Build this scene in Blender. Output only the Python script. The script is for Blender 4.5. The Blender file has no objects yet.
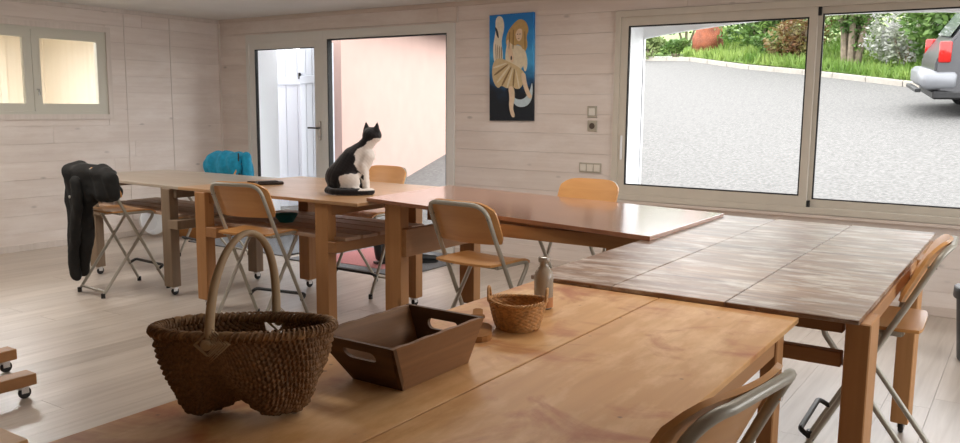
import bpy, bmesh, math, random
import numpy as np
from mathutils import Vector, Matrix
random.seed(7)
PI = math.pi
scn = bpy.context.scene
COL = scn.collection

# ---------------------------------------------------------------- camera, world, exposure
def set_camera():
    yaw, pitch, roll = math.radians(-33.857), math.radians(-7.885), math.radians(0.539)
    f = Vector((math.sin(yaw)*math.cos(pitch), math.cos(yaw)*math.cos(pitch), math.sin(pitch)))
    r0 = Vector((math.cos(yaw), -math.sin(yaw), 0)); u0 = r0.cross(f)
    r = r0*math.cos(roll)+u0*math.sin(roll); u = u0*math.cos(roll)-r0*math.sin(roll)
    cd = bpy.data.cameras.new('camera'); cd.sensor_width = 36; cd.lens = 825.26/960*36
    cd.clip_start = .02; cd.clip_end = 300
    c = bpy.data.objects.new('camera', cd); COL.objects.link(c)
    m = Matrix((r, u, -f)).transposed().to_4x4(); m.translation = (0, 0, 1.52)
    c.matrix_world = m; scn.camera = c
set_camera()
w = bpy.data.worlds.new('overcast_sky'); scn.world = w; w.use_nodes = True
bg = w.node_tree.nodes['Background']; bg.inputs[0].default_value = (.985, .99, 1.0, 1); bg.inputs[1].default_value = 5.5
vs = scn.view_settings; vs.view_transform = 'Standard'; vs.look = 'None'; vs.exposure = 0.14; vs.gamma = 1.0; vs.use_curve_mapping = False
scn.cycles.use_denoising = True
scn.cycles.max_bounces = 10; scn.cycles.diffuse_bounces = 5; scn.cycles.transparent_max_bounces = 12
scn.cycles.sample_clamp_indirect = 6.0
FILL_W = 40.0  # strength of the added ceiling fill lamps

# ---------------------------------------------------------------- materials
def srgb(r, g, b):
    f = lambda c: (c/255/12.92) if c <= 10 else ((c/255+.055)/1.055)**2.4
    return (f(r), f(g), f(b), 1)
def newmat(name):
    m = bpy.data.materials.new(name); m.use_nodes = True
    nt = m.node_tree; b = nt.nodes['Principled BSDF']
    return m, nt, b
def plain(name, col, rough=.6, metal=0, spec=.5, noise=0, nscale=20, bump=0):
    m, nt, b = newmat(name)
    b.inputs['Base Color'].default_value = col; b.inputs['Roughness'].default_value = rough
    b.inputs['Metallic'].default_value = metal; b.inputs['Specular IOR Level'].default_value = spec
    if noise or bump:
        tc = nt.nodes.new('ShaderNodeTexCoord'); n = nt.nodes.new('ShaderNodeTexNoise'); n.inputs['Scale'].default_value = nscale; n.inputs['Detail'].default_value = 6
        nt.links.new(tc.outputs['Object'], n.inputs['Vector'])
        if noise:
            r = nt.nodes.new('ShaderNodeValToRGB')
            r.color_ramp.elements[0].position = .3; r.color_ramp.elements[1].position = .7
            r.color_ramp.elements[0].color = tuple(c*(1-noise) for c in col[:3])+(1,)
            r.color_ramp.elements[1].color = tuple(min(1, c*(1+noise)) for c in col[:3])+(1,)
            nt.links.new(n.outputs['Fac'], r.inputs['Fac']); nt.links.new(r.outputs['Color'], b.inputs['Base Color'])
        if bump:
            bp = nt.nodes.new('ShaderNodeBump'); bp.inputs['Strength'].default_value = bump; bp.inputs['Distance'].default_value = .01
            nt.links.new(n.outputs['Fac'], bp.inputs['Height']); nt.links.new(bp.outputs['Normal'], b.inputs['Normal'])
    return m
def wood(name, dark, light, axis='X', rough=.45, grain=1.0, stain=None, stain_amt=0.0, stain_scale=2.0, knots=0.0, stain2=None, stain2_amt=.5, vary=.15, spec=.5, bump=.15, fine=40, stretch=12, coat=0):
    """procedural timber: streaky grain along `axis`, per-object tone shift, optional paint/wear stains and knots"""
    m, nt, b = newmat(name); N = nt.nodes; L = nt.links
    tc = N.new('ShaderNodeTexCoord'); oi = N.new('ShaderNodeObjectInfo')
    mul = N.new('ShaderNodeMath'); mul.operation = 'MULTIPLY'; mul.inputs[1].default_value = 37.0
    L.new(oi.outputs['Random'], mul.inputs[0])
    add = N.new('ShaderNodeVectorMath'); add.operation = 'ADD'
    L.new(tc.outputs['Object'], add.inputs[0]); L.new(mul.outputs[0], add.inputs[1])
    mp = N.new('ShaderNodeMapping'); s = [fine]*3; s['XYZ'.index(axis)] = fine/stretch/1.6
    mp.inputs['Scale'].default_value = s; L.new(add.outputs[0], mp.inputs['Vector'])
    n1 = N.new('ShaderNodeTexNoise'); n1.inputs['Scale'].default_value = 1; n1.inputs['Detail'].default_value = 5; n1.inputs['Distortion'].default_value = .6
    L.new(mp.outputs[0], n1.inputs['Vector'])
    mp2 = N.new('ShaderNodeMapping'); s = [fine*.16]*3; s['XYZ'.index(axis)] = fine*.16/stretch*2.5
    mp2.inputs['Scale'].default_value = s; L.new(add.outputs[0], mp2.inputs['Vector'])
    n2 = N.new('ShaderNodeTexNoise'); n2.inputs['Scale'].default_value = 1; n2.inputs['Detail'].default_value = 3; L.new(mp2.outputs[0], n2.inputs['Vector'])
    mix = N.new('ShaderNodeMath'); mix.operation = 'MULTIPLY_ADD'; mix.inputs[1].default_value = .55; L.new(n1.outputs['Fac'], mix.inputs[0])
    m2 = N.new('ShaderNodeMath'); m2.operation = 'MULTIPLY'; m2.inputs[1].default_value = .45; L.new(n2.outputs['Fac'], m2.inputs[0]); L.new(m2.outputs[0], mix.inputs[2])
    rp = N.new('ShaderNodeValToRGB'); k = .22/max(grain, .01)
    rp.color_ramp.elements[0].position = max(0, .5-k); rp.color_ramp.elements[1].position = min(1, .5+k)
    rp.color_ramp.elements[0].color = dark; rp.color_ramp.elements[1].color = light
    L.new(mix.outputs[0], rp.inputs['Fac']); out = rp.outputs['Color']
    hsv = N.new('ShaderNodeHueSaturation'); mr = N.new('ShaderNodeMapRange'); mr.inputs['To Min'].default_value = 1-vary; mr.inputs['To Max'].default_value = 1+vary
    L.new(oi.outputs['Random'], mr.inputs['Value']); L.new(mr.outputs[0], hsv.inputs['Value']); L.new(out, hsv.inputs['Color']); out = hsv.outputs['Color']
    if knots:
        v = N.new('ShaderNodeTexVoronoi'); v.inputs['Scale'].default_value = 1
        mk = N.new('ShaderNodeMapping'); s = [5.2]*3; s['XYZ'.index(axis)] = 2.3; mk.inputs['Scale'].default_value = s
        L.new(add.outputs[0], mk.inputs['Vector']); L.new(mk.outputs[0], v.inputs['Vector'])
        kr = N.new('ShaderNodeMapRange'); kr.inputs['From Min'].default_value = .035; kr.inputs['From Max'].default_value = .10; kr.inputs['To Min'].default_value = knots; kr.inputs['To Max'].default_value = 0
        L.new(v.outputs['Distance'], kr.inputs['Value'])
        mx = N.new('ShaderNodeMixRGB'); L.new(kr.outputs[0], mx.inputs['Fac']); L.new(out, mx.inputs['Color1']); mx.inputs['Color2'].default_value = tuple(c*.35 for c in dark[:3])+(1,); out = mx.outputs['Color']
    if stain is not None:
        ms = N.new('ShaderNodeMapping'); s = [stain_scale*3.2]*3; s['XYZ'.index(axis)] = stain_scale; ms.inputs['Scale'].default_value = s
        L.new(tc.outputs['Object'], ms.inputs['Vector'])
        ns = N.new('ShaderNodeTexNoise'); ns.inputs['Scale'].default_value = 1; ns.inputs['Detail'].default_value = 8; ns.inputs['Roughness'].default_value = .68; L.new(ms.outputs[0], ns.inputs['Vector'])
        sr = N.new('ShaderNodeMapRange'); sr.inputs['From Min'].default_value = .47; sr.inputs['From Max'].default_value = .66; sr.inputs['To Min'].default_value = 0; sr.inputs['To Max'].default_value = stain_amt
        L.new(ns.outputs['Fac'], sr.inputs['Value'])
        mx = N.new('ShaderNodeMixRGB'); L.new(sr.outputs[0], mx.inputs['Fac']); L.new(out, mx.inputs['Color1']); mx.inputs['Color2'].default_value = stain; out = mx.outputs['Color']
    if stain2 is not None:
        ns = N.new('ShaderNodeTexNoise'); ns.inputs['Scale'].default_value = 3.1; ns.inputs['Detail'].default_value = 7; ns.inputs['Roughness'].default_value = .6; ns.inputs['Distortion'].default_value = 1.2; L.new(tc.outputs['Object'], ns.inputs['Vector'])
        sr = N.new('ShaderNodeMapRange'); sr.inputs['From Min'].default_value = .51; sr.inputs['From Max'].default_value = .68; sr.inputs['To Max'].default_value = stain2_amt
        L.new(ns.outputs['Fac'], sr.inputs['Value'])
        mx = N.new('ShaderNodeMixRGB'); L.new(sr.outputs[0], mx.inputs['Fac']); L.new(out, mx.inputs['Color1']); mx.inputs['Color2'].default_value = stain2; out = mx.outputs['Color']
        # small dark nicks
        v = N.new('ShaderNodeTexVoronoi'); v.inputs['Scale'].default_value = 9; L.new(tc.outputs['Object'], v.inputs['Vector'])
        kr = N.new('ShaderNodeMapRange'); kr.inputs['From Min'].default_value = .03; kr.inputs['From Max'].default_value = .07; kr.inputs['To Min'].default_value = .7; kr.inputs['To Max'].default_value = 0; L.new(v.outputs['Distance'], kr.inputs['Value'])
        mx = N.new('ShaderNodeMixRGB'); L.new(kr.outputs[0], mx.inputs['Fac']); L.new(out, mx.inputs['Color1']); mx.inputs['Color2'].default_value = srgb(92, 60, 38); out = mx.outputs['Color']
    L.new(out, b.inputs['Base Color']); b.inputs['Roughness'].default_value = rough; b.inputs['Specular IOR Level'].default_value = spec
    b.inputs['Coat Weight'].default_value = coat; b.inputs['Coat Roughness'].default_value = .12
    if bump:
        bp = N.new('ShaderNodeBump'); bp.inputs['Strength'].default_value = bump; bp.inputs['Distance'].default_value = .004
        L.new(mix.outputs[0], bp.inputs['Height']); L.new(bp.outputs['Normal'], b.inputs['Normal'])
    return m
def glassmat(name, tint=(1, 1, 1, 1), refl=.06):
    m, nt, b = newmat(name); N = nt.nodes; L = nt.links
    t = N.new('ShaderNodeBsdfTransparent'); t.inputs[0].default_value = tint
    g = N.new('ShaderNodeBsdfGlossy'); g.inputs['Roughness'].default_value = .01
    fr = N.new('ShaderNodeFresnel'); fr.inputs['IOR'].default_value = 1.10
    mx = N.new('ShaderNodeMixShader'); L.new(fr.outputs[0], mx.inputs[0]); L.new(t.outputs[0], mx.inputs[1]); L.new(g.outputs[0], mx.inputs[2])
    L.new(mx.outputs[0], N['Material Output'].inputs['Surface']); N.remove(b)
    return m
def attrmat(name, rough=.8, sheen=0, bumpscale=0):
    m, nt, b = newmat(name); a = nt.nodes.new('ShaderNodeVertexColor'); a.layer_name = 'Col'
    nt.links.new(a.outputs['Color'], b.inputs['Base Color']); b.inputs['Roughness'].default_value = rough; b.inputs['Sheen Weight'].default_value = sheen; b.inputs['Specular IOR Level'].default_value = .2
    return m
def leafmat(name, c1, c2, scale=3, trans=.3):
    c1, c2 = [tuple(v*.5 for v in c[:3])+(1,) for c in (c1, c2)]
    m, nt, b = newmat(name); N = nt.nodes; L = nt.links
    tc = N.new('ShaderNodeTexCoord'); n = N.new('ShaderNodeTexNoise'); n.inputs['Scale'].default_value = scale; n.inputs['Detail'].default_value = 3
    L.new(tc.outputs['Object'], n.inputs['Vector'])
    r = N.new('ShaderNodeValToRGB'); r.color_ramp.elements[0].position = .35; r.color_ramp.elements[1].position = .65
    r.color_ramp.elements[0].color = c1; r.color_ramp.elements[1].color = c2
    L.new(n.outputs['Fac'], r.inputs['Fac']); L.new(r.outputs['Color'], b.inputs['Base Color']); b.inputs['Roughness'].default_value = .6
    tr = N.new('ShaderNodeBsdfTranslucent'); L.new(r.outputs['Color'], tr.inputs[0]); mx = N.new('ShaderNodeMixShader'); mx.inputs[0].default_value = trans
    L.new(b.outputs[0], mx.inputs[1]); L.new(tr.outputs[0], mx.inputs[2]); L.new(mx.outputs[0], N['Material Output'].inputs['Surface'])
    return m

M = {}
WALL_D, WALL_L = srgb(214, 200, 190), srgb(234, 224, 216)
M['plankX'] = wood('whitewashed_plank_lengthwise', WALL_D, WALL_L, 'X', .65, .8, stain=srgb(240, 232, 226), stain_amt=.6, stain_scale=1.2, knots=.5, vary=.035, bump=.1, fine=26)
M['plankY'] = wood('whitewashed_plank_crosswise', WALL_D, WALL_L, 'Y', .65, .8, stain=srgb(240, 232, 226), stain_amt=.6, stain_scale=1.2, knots=.5, vary=.035, bump=.1, fine=26)
M['wallback'] = plain('wall_core_plaster', srgb(120, 108, 98), .8)
M['trim'] = wood('pale_trim_wood', srgb(206, 194, 184), srgb(230, 220, 212), 'Z', .6, .7, vary=.03, bump=.05)
M['trimX'] = wood('pale_trim_wood_lengthwise', srgb(200, 184, 172), srgb(224, 212, 202), 'X', .6, .7, vary=.03, bump=.05)
M['ceil'] = plain('ceiling_paint', srgb(224, 222, 218), .8, noise=.02, nscale=3)
M['floor'] = wood('pale_laminate', srgb(172, 158, 144), srgb(206, 195, 183), 'Y', .34, 1.0, vary=.08, bump=.03, fine=30, spec=.5)
M['alu'] = plain('window_aluminium', srgb(206, 198, 184), .45, noise=.03, nscale=8)
M['upvc'] = plain('white_door_frame', srgb(224, 222, 216), .4)
M['greytrim'] = plain('grey_window_frame', srgb(206, 203, 190), .5)
M['white'] = plain('white_paint', srgb(236, 238, 240), .5); M['shutter'] = plain('shutter_paint', srgb(200, 205, 215), .5)
M['seal'] = plain('black_rubber_seal', srgb(28, 28, 28), .6)
M['glass'] = glassmat('clear_pane')
M['chrome'] = plain('steel', (.6, .6, .6, 1), .25, 1)
M['tube'] = plain('grey_lacquered_tube', srgb(176, 171, 158), .35, .15)
M['black'] = plain('black_plastic', srgb(22, 22, 23), .45)
M['chairwood'] = wood('honey_plywood', srgb(192, 132, 72), srgb(222, 166, 102), 'X', .4, .8, vary=.06, bump=.03, fine=22, coat=.25)
M['ply'] = wood('plywood_top', srgb(182, 132, 82), srgb(220, 172, 116), 'Y', .45, .8, stain=srgb(236, 196, 146), stain_amt=.75, stain_scale=2.2, stain2=srgb(164, 84, 42), stain2_amt=.8, vary=.05, bump=.04, fine=20, coat=0, spec=.3)
M['plyX'] = wood('plywood_top_lengthwise', srgb(176, 132, 92), srgb(204, 166, 124), 'X', .36, .8, stain=srgb(160, 110, 70), stain_amt=.5, stain_scale=1.1, vary=.05, bump=.04, fine=20, coat=.15)
M['sheenply'] = wood('plywood_top_grey_reflection', srgb(168, 152, 134), srgb(196, 184, 168), 'X', .36, .8, stain=srgb(150, 122, 96), stain_amt=.4, stain_scale=1.2, vary=.03, bump=.04, fine=20, coat=.2)  # window reflection put into the base colour as grey
M['redply'] = wood('varnished_red_brown_top', srgb(128, 80, 56), srgb(168, 116, 86), 'X', .2, .9, stain=srgb(190, 140, 110), stain_amt=.5, stain_scale=1.9, stain2=srgb(120, 66, 42), stain2_amt=.5, vary=.03, bump=.06, fine=20, coat=.6)
M['worn'] = wood('worn_paint_streaked_top', srgb(104, 72, 50), srgb(166, 132, 104), 'X', .36, 1.7, stain=srgb(224, 216, 208), stain_amt=.75, stain_scale=4.6, stain2=srgb(120, 78, 50), stain2_amt=.6, vary=.08, bump=.25, fine=26, coat=.05)
M['pine'] = wood('orange_pine_leg', srgb(160, 108, 60), srgb(196, 146, 94), 'Z', .5, .8, knots=.4, vary=.08, bump=.05, fine=24)
M['pineX'] = wood('orange_pine_rail', srgb(146, 98, 56), srgb(180, 132, 84), 'X', .5, .8, knots=.4, vary=.08, bump=.05, fine=24)
M['pineY'] = wood('orange_pine_rail_cross', srgb(146, 98, 56), srgb(180, 132, 84), 'Y', .5, .8, knots=.4, vary=.08, bump=.05, fine=24)
M['greyleg'] = wood('weathered_grey_leg', srgb(120, 100, 80), srgb(152, 132, 110), 'Z', .6, .8, vary=.08, bump=.05, fine=24)
M['slat'] = wood('brown_grey_slat', srgb(170, 134, 110), srgb(206, 174, 148), 'X', .55, .8, vary=.12, bump=.05, fine=24)
M['darkwood'] = wood('dark_crate_wood', srgb(92, 62, 36), srgb(150, 108, 70), 'Y', .6, 1.0, vary=.1, bump=.2, fine=34)
M['darkwoodX'] = wood('dark_crate_end', srgb(62, 41, 24), srgb(104, 72, 44), 'X', .6, 1.0, vary=.1, bump=.2, fine=34)
M['willow'] = plain('brown_willow', srgb(124, 90, 56), .65, noise=.35, nscale=150, bump=.4)
M['willowrim'] = plain('willow_rim', srgb(146, 112, 74), .65, noise=.4, nscale=45, bump=.5)
M['hoop'] = wood('peeled_hazel_hoop', srgb(146, 120, 88), srgb(184, 158, 122), 'Z', .55, .9, vary=.02, fine=30)
M['cane'] = plain('tan_cane', srgb(190, 140, 84), .55, noise=.35, nscale=70, bump=.3)
M['paddle'] = wood('brown_board', srgb(128, 84, 46), srgb(160, 112, 66), 'Y', .8, .9, vary=.02, fine=30, spec=.1)
M['alder'] = plain('teal_plastic', srgb(20, 110, 120), .5)
M['coat'] = plain('black_coat_cloth', srgb(24, 23, 21), .9, noise=.3, nscale=25, bump=.4)
M['blue'] = plain('turquoise_fleece', srgb(22, 140, 176), .9, noise=.2, nscale=25, bump=.4)
M['cardboard'] = plain('cardboard', srgb(176, 140, 96), .8, noise=.1, nscale=15)
M['binblack'] = plain('dark_bin_plastic', srgb(40, 40, 41), .4)

# ---------------------------------------------------------------- mesh helpers
class MB:
    def __init__(s): s.v = []; s.f = []
    def add(s, vs, fs):
        o = len(s.v); s.v += [tuple(v) for v in vs]; s.f += [tuple(i+o for i in f) for f in fs]; return s
    def box(s, x0, x1, y0, y1, z0, z1):
        vs = [(x, y, z) for z in (z0, z1) for y in (y0, y1) for x in (x0, x1)]
        return s.add(vs, [(0, 2, 3, 1), (4, 5, 7, 6), (0, 1, 5, 4), (2, 6, 7, 3), (0, 4, 6, 2), (1, 3, 7, 5)])
    def bbox(s, x0, x1, y0, y1, z0, z1, b=.004):
        """box with chamfered edges"""
        bm = bmesh.new(); m = Matrix.Translation(((x0+x1)/2, (y0+y1)/2, (z0+z1)/2)) @ Matrix.Diagonal((abs(x1-x0), abs(y1-y0), abs(z1-z0), 1))
        bmesh.ops.create_cube(bm, size=1, matrix=m)
        bmesh.ops.bevel(bm, geom=bm.edges[:], offset=b, segments=1, affect='EDGES')
        return s.bm(bm)
    def bm(s, bm):
        bm.verts.ensure_lookup_table(); bm.verts.index_update()
        s.add([v.co[:] for v in bm.verts], [[v.index for v in f.verts] for f in bm.faces]); bm.free(); return s
    def prism(s, pts, d):
        """closed polygon pts (3d list) extruded by vector d"""
        n = len(pts); d = Vector(d); a = [Vector(p) for p in pts]; b = [p+d for p in a]
        return s.add(a+b, [tuple(range(n))[::-1], tuple(range(n, 2*n))]+[(i, (i+1) % n, n+(i+1) % n, n+i) for i in range(n)])
    def tube(s, pts, r, n=8, closed=False, caps=True):
        P = [Vector(p) for p in pts]; m = len(P); R = r if hasattr(r, '__len__') else [r]*m
        T = []
        for i in range(m):
            a = P[(i-1) % m] if (closed or i > 0) else P[0]; b = P[(i+1) % m] if (closed or i < m-1) else P[-1]
            T.append((b-a).normalized())
        up = Vector((0, 0, 1)) if abs(T[0].z) < .9 else Vector((1, 0, 0))
        nrm = (up-T[0]*up.dot(T[0])).normalized(); vs = []
        for i in range(m):
            nrm = (nrm-T[i]*nrm.dot(T[i])).normalized(); bn = T[i].cross(nrm)
            for k in range(n):
                a = 2*PI*k/n; vs.append(P[i]+(nrm*math.cos(a)+bn*math.sin(a))*R[i])
        fs = []
        for i in range(m if closed else m-1):
            j = (i+1) % m
            for k in range(n): fs.append((i*n+k, i*n+(k+1) % n, j*n+(k+1) % n, j*n+k))
        if caps and not closed: fs += [tuple(range(n))[::-1], tuple(range((m-1)*n, m*n))]
        return s.add(vs, fs)
    def lathe(s, prof, n=24, c=(0, 0, 0)):
        vs = []; m = len(prof)
        for r, z in prof:
            for k in range(n): a = 2*PI*k/n; vs.append((c[0]+r*math.cos(a), c[1]+r*math.sin(a), c[2]+z))
        fs = [(i*n+k, i*n+(k+1) % n, (i+1)*n+(k+1) % n, (i+1)*n+k) for i in range(m-1) for k in range(n)]
        if prof[0][0] > 1e-6: fs.append(tuple(range(n))[::-1])
        if prof[-1][0] > 1e-6: fs.append(tuple(range((m-1)*n, m*n)))
        return s.add(vs, fs)
    def ell(s, c, r, rot=None, seg=14, rings=9):
        bm = bmesh.new(); m = Matrix.Translation(c) @ (rot.to_4x4() if rot else Matrix()) @ Matrix.Diagonal((*r, 1)) if hasattr(r, '__len__') else Matrix.Translation(c) @ Matrix.Scale(r, 4)
        bmesh.ops.create_uvsphere(bm, u_segments=seg, v_segments=rings, radius=1, matrix=m); return s.bm(bm)
    def mesh(s, name, mat=None, smooth=False):
        me = bpy.data.meshes.new(name); me.from_pydata(s.v, [], s.f); me.update()
        bm = bmesh.new(); bm.from_mesh(me); bmesh.ops.recalc_face_normals(bm, faces=bm.faces); bm.to_mesh(me); bm.free()
        if mat: me.materials.append(M[mat] if isinstance(mat, str) else mat)
        if smooth:
            for p in me.polygons: p.use_smooth = True
            try: me.set_sharp_from_angle(angle=math.radians(50))
            except Exception: pass
        return me
    def build(s, name, mat, parent=None, smooth=False):
        o = bpy.data.objects.new(name, s.mesh(name, mat, smooth)); COL.objects.link(o)
        if parent: o.parent = parent
        return o
def tag(o, label=None, cat=None, group=None, kind=None):
    if label: o['label'] = label
    if cat: o['category'] = cat
    if group: o['group'] = group
    if kind: o['kind'] = kind
    return o
def thing(name, label, cat, loc=(0, 0, 0), rz=0, group=None):
    o = bpy.data.objects.new(name, None); COL.objects.link(o); o.location = loc; o.rotation_euler = (0, 0, rz); o.empty_display_size = .1
    return tag(o, label, cat, group)
def struct(o): o['kind'] = 'structure'; return o
def copy_tree(o, parent=None):
    c = o.copy(); COL.objects.link(c)
    if parent: c.parent = parent
    for ch in [x for x in o.children]: copy_tree(ch, c)
    return c
def fillet(pts, r, n=5):
    P = [Vector(p) for p in pts]; out = [P[0]]
    for i in range(1, len(P)-1):
        a, b, c = P[i-1], P[i], P[i+1]; u = (a-b); v = (c-b); q = min(r, u.length*.49, v.length*.49)
        p0 = b+u.normalized()*q; p1 = b+v.normalized()*q
        for k in range(n+1):
            t = k/n; out.append(p0*(1-t)**2+b*2*t*(1-t)+p1*t*t)
    out.append(P[-1]); return out
def remesh(mb, name, mat, parent=None, voxel=.01, smooth=4, disp=None):
    o = mb.build('tmp', mat); md = o.modifiers.new('r', 'REMESH'); md.mode = 'VOXEL'; md.voxel_size = voxel
    if smooth: sm = o.modifiers.new('s', 'SMOOTH'); sm.factor = .5; sm.iterations = smooth
    dg = bpy.context.evaluated_depsgraph_get(); me = bpy.data.meshes.new_from_object(o.evaluated_get(dg)); me.name = name
    old = o.data; bpy.data.objects.remove(o); bpy.data.meshes.remove(old)
    if disp:
        me.update(); nr = [v.normal.copy() for v in me.vertices]
        for v, n_ in zip(me.vertices, nr): v.co += n_*disp(v.co)
    for p in me.polygons: p.use_smooth = True
    if not me.materials: me.materials.append(M[mat] if isinstance(mat, str) else mat)
    n = bpy.data.objects.new(name, me); COL.objects.link(n)
    if parent: n.parent = parent
    return n
def paint(me, fn):
    ca = me.color_attributes.new('Col', 'FLOAT_COLOR', 'POINT')
    for i, v in enumerate(me.vertices): ca.data[i].color = fn(v.co, v.normal)

# ================================================================ THE SETTING
XL, XR, YB, YF, ZC = -8.61, 2.3, 6.93, -3.0, 2.565
WT = .5                                                     # thickness of the back wall
# openings on the back wall: (x0, x1, z0, z1)
DOORW = (-8.10, -4.97, 0.0, 2.36)
W2 = (-3.20, .42, .70, 2.375)
LW = (3.72, 5.39, 1.40, 2.30)                               # on the left wall (y0, y1, z0, z1)
RW = (2.4, 6.4, .75, 2.35)                                 # assumed window in the right wall, unseen, added for fill light (y0, y1, z0, z1)

def row_pieces(a0, a1, cuts, rng, lo=2.2, hi=3.6):
    """split interval [a0,a1] minus cuts into plank lengths"""
    segs = [(a0, a1)]
    for c0, c1 in cuts:
        ns = []
        for s0, s1 in segs:
            if c1 <= s0 or c0 >= s1: ns.append((s0, s1)); continue
            if c0 > s0: ns.append((s0, c0))
            if c1 < s1: ns.append((c1, s1))
        segs = ns
    out = []
    for s0, s1 in segs:
        p = s0; 
        while s1-p > .01:
            L_ = rng.uniform(lo, hi)
            if s1-(p+L_) < .5: L_ = s1-p
            out.append((p, min(s1, p+L_))); p += L_
    return out

def build_room():
    rng = random.Random(3)
    # floor: laminate planks over a screed
    fl = struct(MB().box(XL-.2, XR+.2, YF-.2, YB+.35, -.12, -.012).build('floor', 'wallback'))
    pw = .212; x = XL+.0; i = 0
    while x < XR-.01:
        off = rng.uniform(-2.2, 0); y = YF+off
        while y < YB:
            y0, y1 = max(y, YF), min(y+2.4, YB)
            if y1-y0 > .02 and not (y1 < -.5): MB().box(x+.0008, min(x+pw, XR)-.0008, y0+.0008, y1-.0008, -.012, 0).build('floor_plank', 'floor', fl)
            y += 2.4
        x += pw
    MB().box(XL, XR, YF, -.5, -.012, -.001).build('floor_covering', 'floor', fl)
    struct(MB().box(XL-.2, XR+.2, YF-.2, YB+WT, ZC, ZC+.15).build('ceiling', 'ceil'))
    # back wall
    def wall_rects(a0, a1, z0, z1, holes):
        xs = sorted({a0, a1, *[h[0] for h in holes], *[h[1] for h in holes]}); out = []
        for p, q in zip(xs, xs[1:]):
            m = (p+q)/2; hs = sorted([(h[2], h[3]) for h in holes if h[0] < m < h[1]]); z = z0
            for c, d in hs:
                if c > z+1e-6: out.append((p, q, z, c))
                z = d
            if z < z1-1e-6: out.append((p, q, z, z1))
        return out
    mb = MB()
    for p, q, c, d in wall_rects(XL-.2, XR+.2, -.1, ZC, [DOORW, W2]): mb.box(p, q, YB+.014, YB+WT-.02, c, d)
    wb = struct(mb.build('wall_back', 'white'))
    pitch = .183; nrow = int(ZC/pitch)+1
    def planks(holes, a0, a1, put):
        for r in range(nrow):
            z0, z1 = r*pitch, min(ZC, (r+1)*pitch)
            part = [h for h in holes if h[2] < z1-1e-4 and h[3] > z0+1e-4]
            for p, q in row_pieces(a0, a1, [(h[0], h[1]) for h in part], rng): put(p, q, z0, z1)
            for h in part:                      # what is left of the row above or below the opening
                if h[2] > z0+.004: put(h[0], h[1], z0, h[2])
                if h[3] < z1-.004: put(h[0], h[1], h[3], z1)
    planks([DOORW, W2], XL, XR, lambda p, q, z0, z1: MB().bbox(p+.0006, q-.0006, YB, YB+.018, z0+.0007, z1-.0007, .0015).build('wall_plank', 'plankX', wb))
    mb = MB()
    for p, q, c, d in wall_rects(YF-.2, YB+.3, -.1, ZC, [LW]): mb.box(XL-.16, XL-.014, p, q, c, d)
    wl = struct(mb.build('wall_left', 'trim'))
    planks([LW], YF, YB, lambda p, q, z0, z1: MB().bbox(XL-.018, XL, p+.0006, q-.0006, z0+.0007, z1-.0007, .0013).build('wall_plank', 'plankY', wl))
    # remaining walls, behind the photographer
    mb = MB()
    struct(mb.box(XL-.2, XR+.2, YF-.2, YF, -.1, ZC).build('wall_front', 'trim'))
    mb = MB()
    for p, q, c, d in wall_rects(YF-.2, YB+WT, -.1, ZC, [RW]): mb.box(XR, XR+.2, p, q, c, d)
    struct(mb.build('wall_right', 'trim'))
    # trims: corner bead, cornice, vertical battens, skirting
    struct(MB().bbox(XL, XL+.022, YB-.022, YB, 0, ZC, .003).build('trim_1', 'trim'))
    struct(MB().bbox(XL, XR, YB-.016, YB, ZC-.045, ZC, .004).build('trim_2', 'trimX'))
    struct(MB().bbox(XL, XL+.016, YF, YB-.022, ZC-.045, ZC, .004).build('trim_3', 'trim'))
    struct(MB().bbox(XL, XL+.006, 5.615, 5.63, 0, ZC-.045, .002).build('trim_4', 'trim'))
    struct(MB().bbox(XL, XL+.006, 6.205, 6.22, 0, ZC-.045, .002).build('trim_5', 'trim'))
    struct(MB().bbox(XL+.022, DOORW[0]-.02, YB-.014, YB, 0, .07, .003).build('baseboard_back', 'trimX'))
    struct(MB().bbox(DOORW[1]+.02, XR, YB-.014, YB, 0, .07, .003).build('baseboard_right', 'trimX'))
    struct(MB().bbox(XL, XL+.014, YF, YB-.022, 0, .07, .003).build('baseboard_left', 'trim'))
    struct(MB().bbox(-4.955, -4.935, YB-.012, YB, 2.36, ZC-.045, .002).build('trim_6', 'trim'))
build_room()

def ring(mb, x0, x1, z0, z1, y0, y1, wl, wr, wb, wt):
    mb.box(x0, x0+wl, y0, y1, z0, z1); mb.box(x1-wr, x1, y0, y1, z0, z1)
    mb.box(x0+wl, x1-wr, y0, y1, z0, z0+wb); mb.box(x0+wl, x1-wr, y0, y1, z1-wt, z1); return mb
def sash(name, x0, x1, z0, z1, y0, y1, w4, mat, parent, seal=.008):
    """frame ring + black gasket + pane"""
    s = ring(MB(), x0, x1, z0, z1, y0, y1, *w4).build(name, mat, parent)
    gx0, gx1, gz0, gz1 = x0+w4[0], x1-w4[1], z0+w4[2], z1-w4[3]; ym = (y0+y1)/2
    ring(MB(), gx0, gx1, gz0, gz1, y0+.006, y1-.006, seal, seal, seal, seal).build('gasket', 'seal', s)
    MB().box(gx0+seal*.5, gx1-seal*.5, ym-.004, ym+.004, gz0+seal*.5, gz1-seal*.5).build('pane', 'glass', s)
    return s

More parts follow.
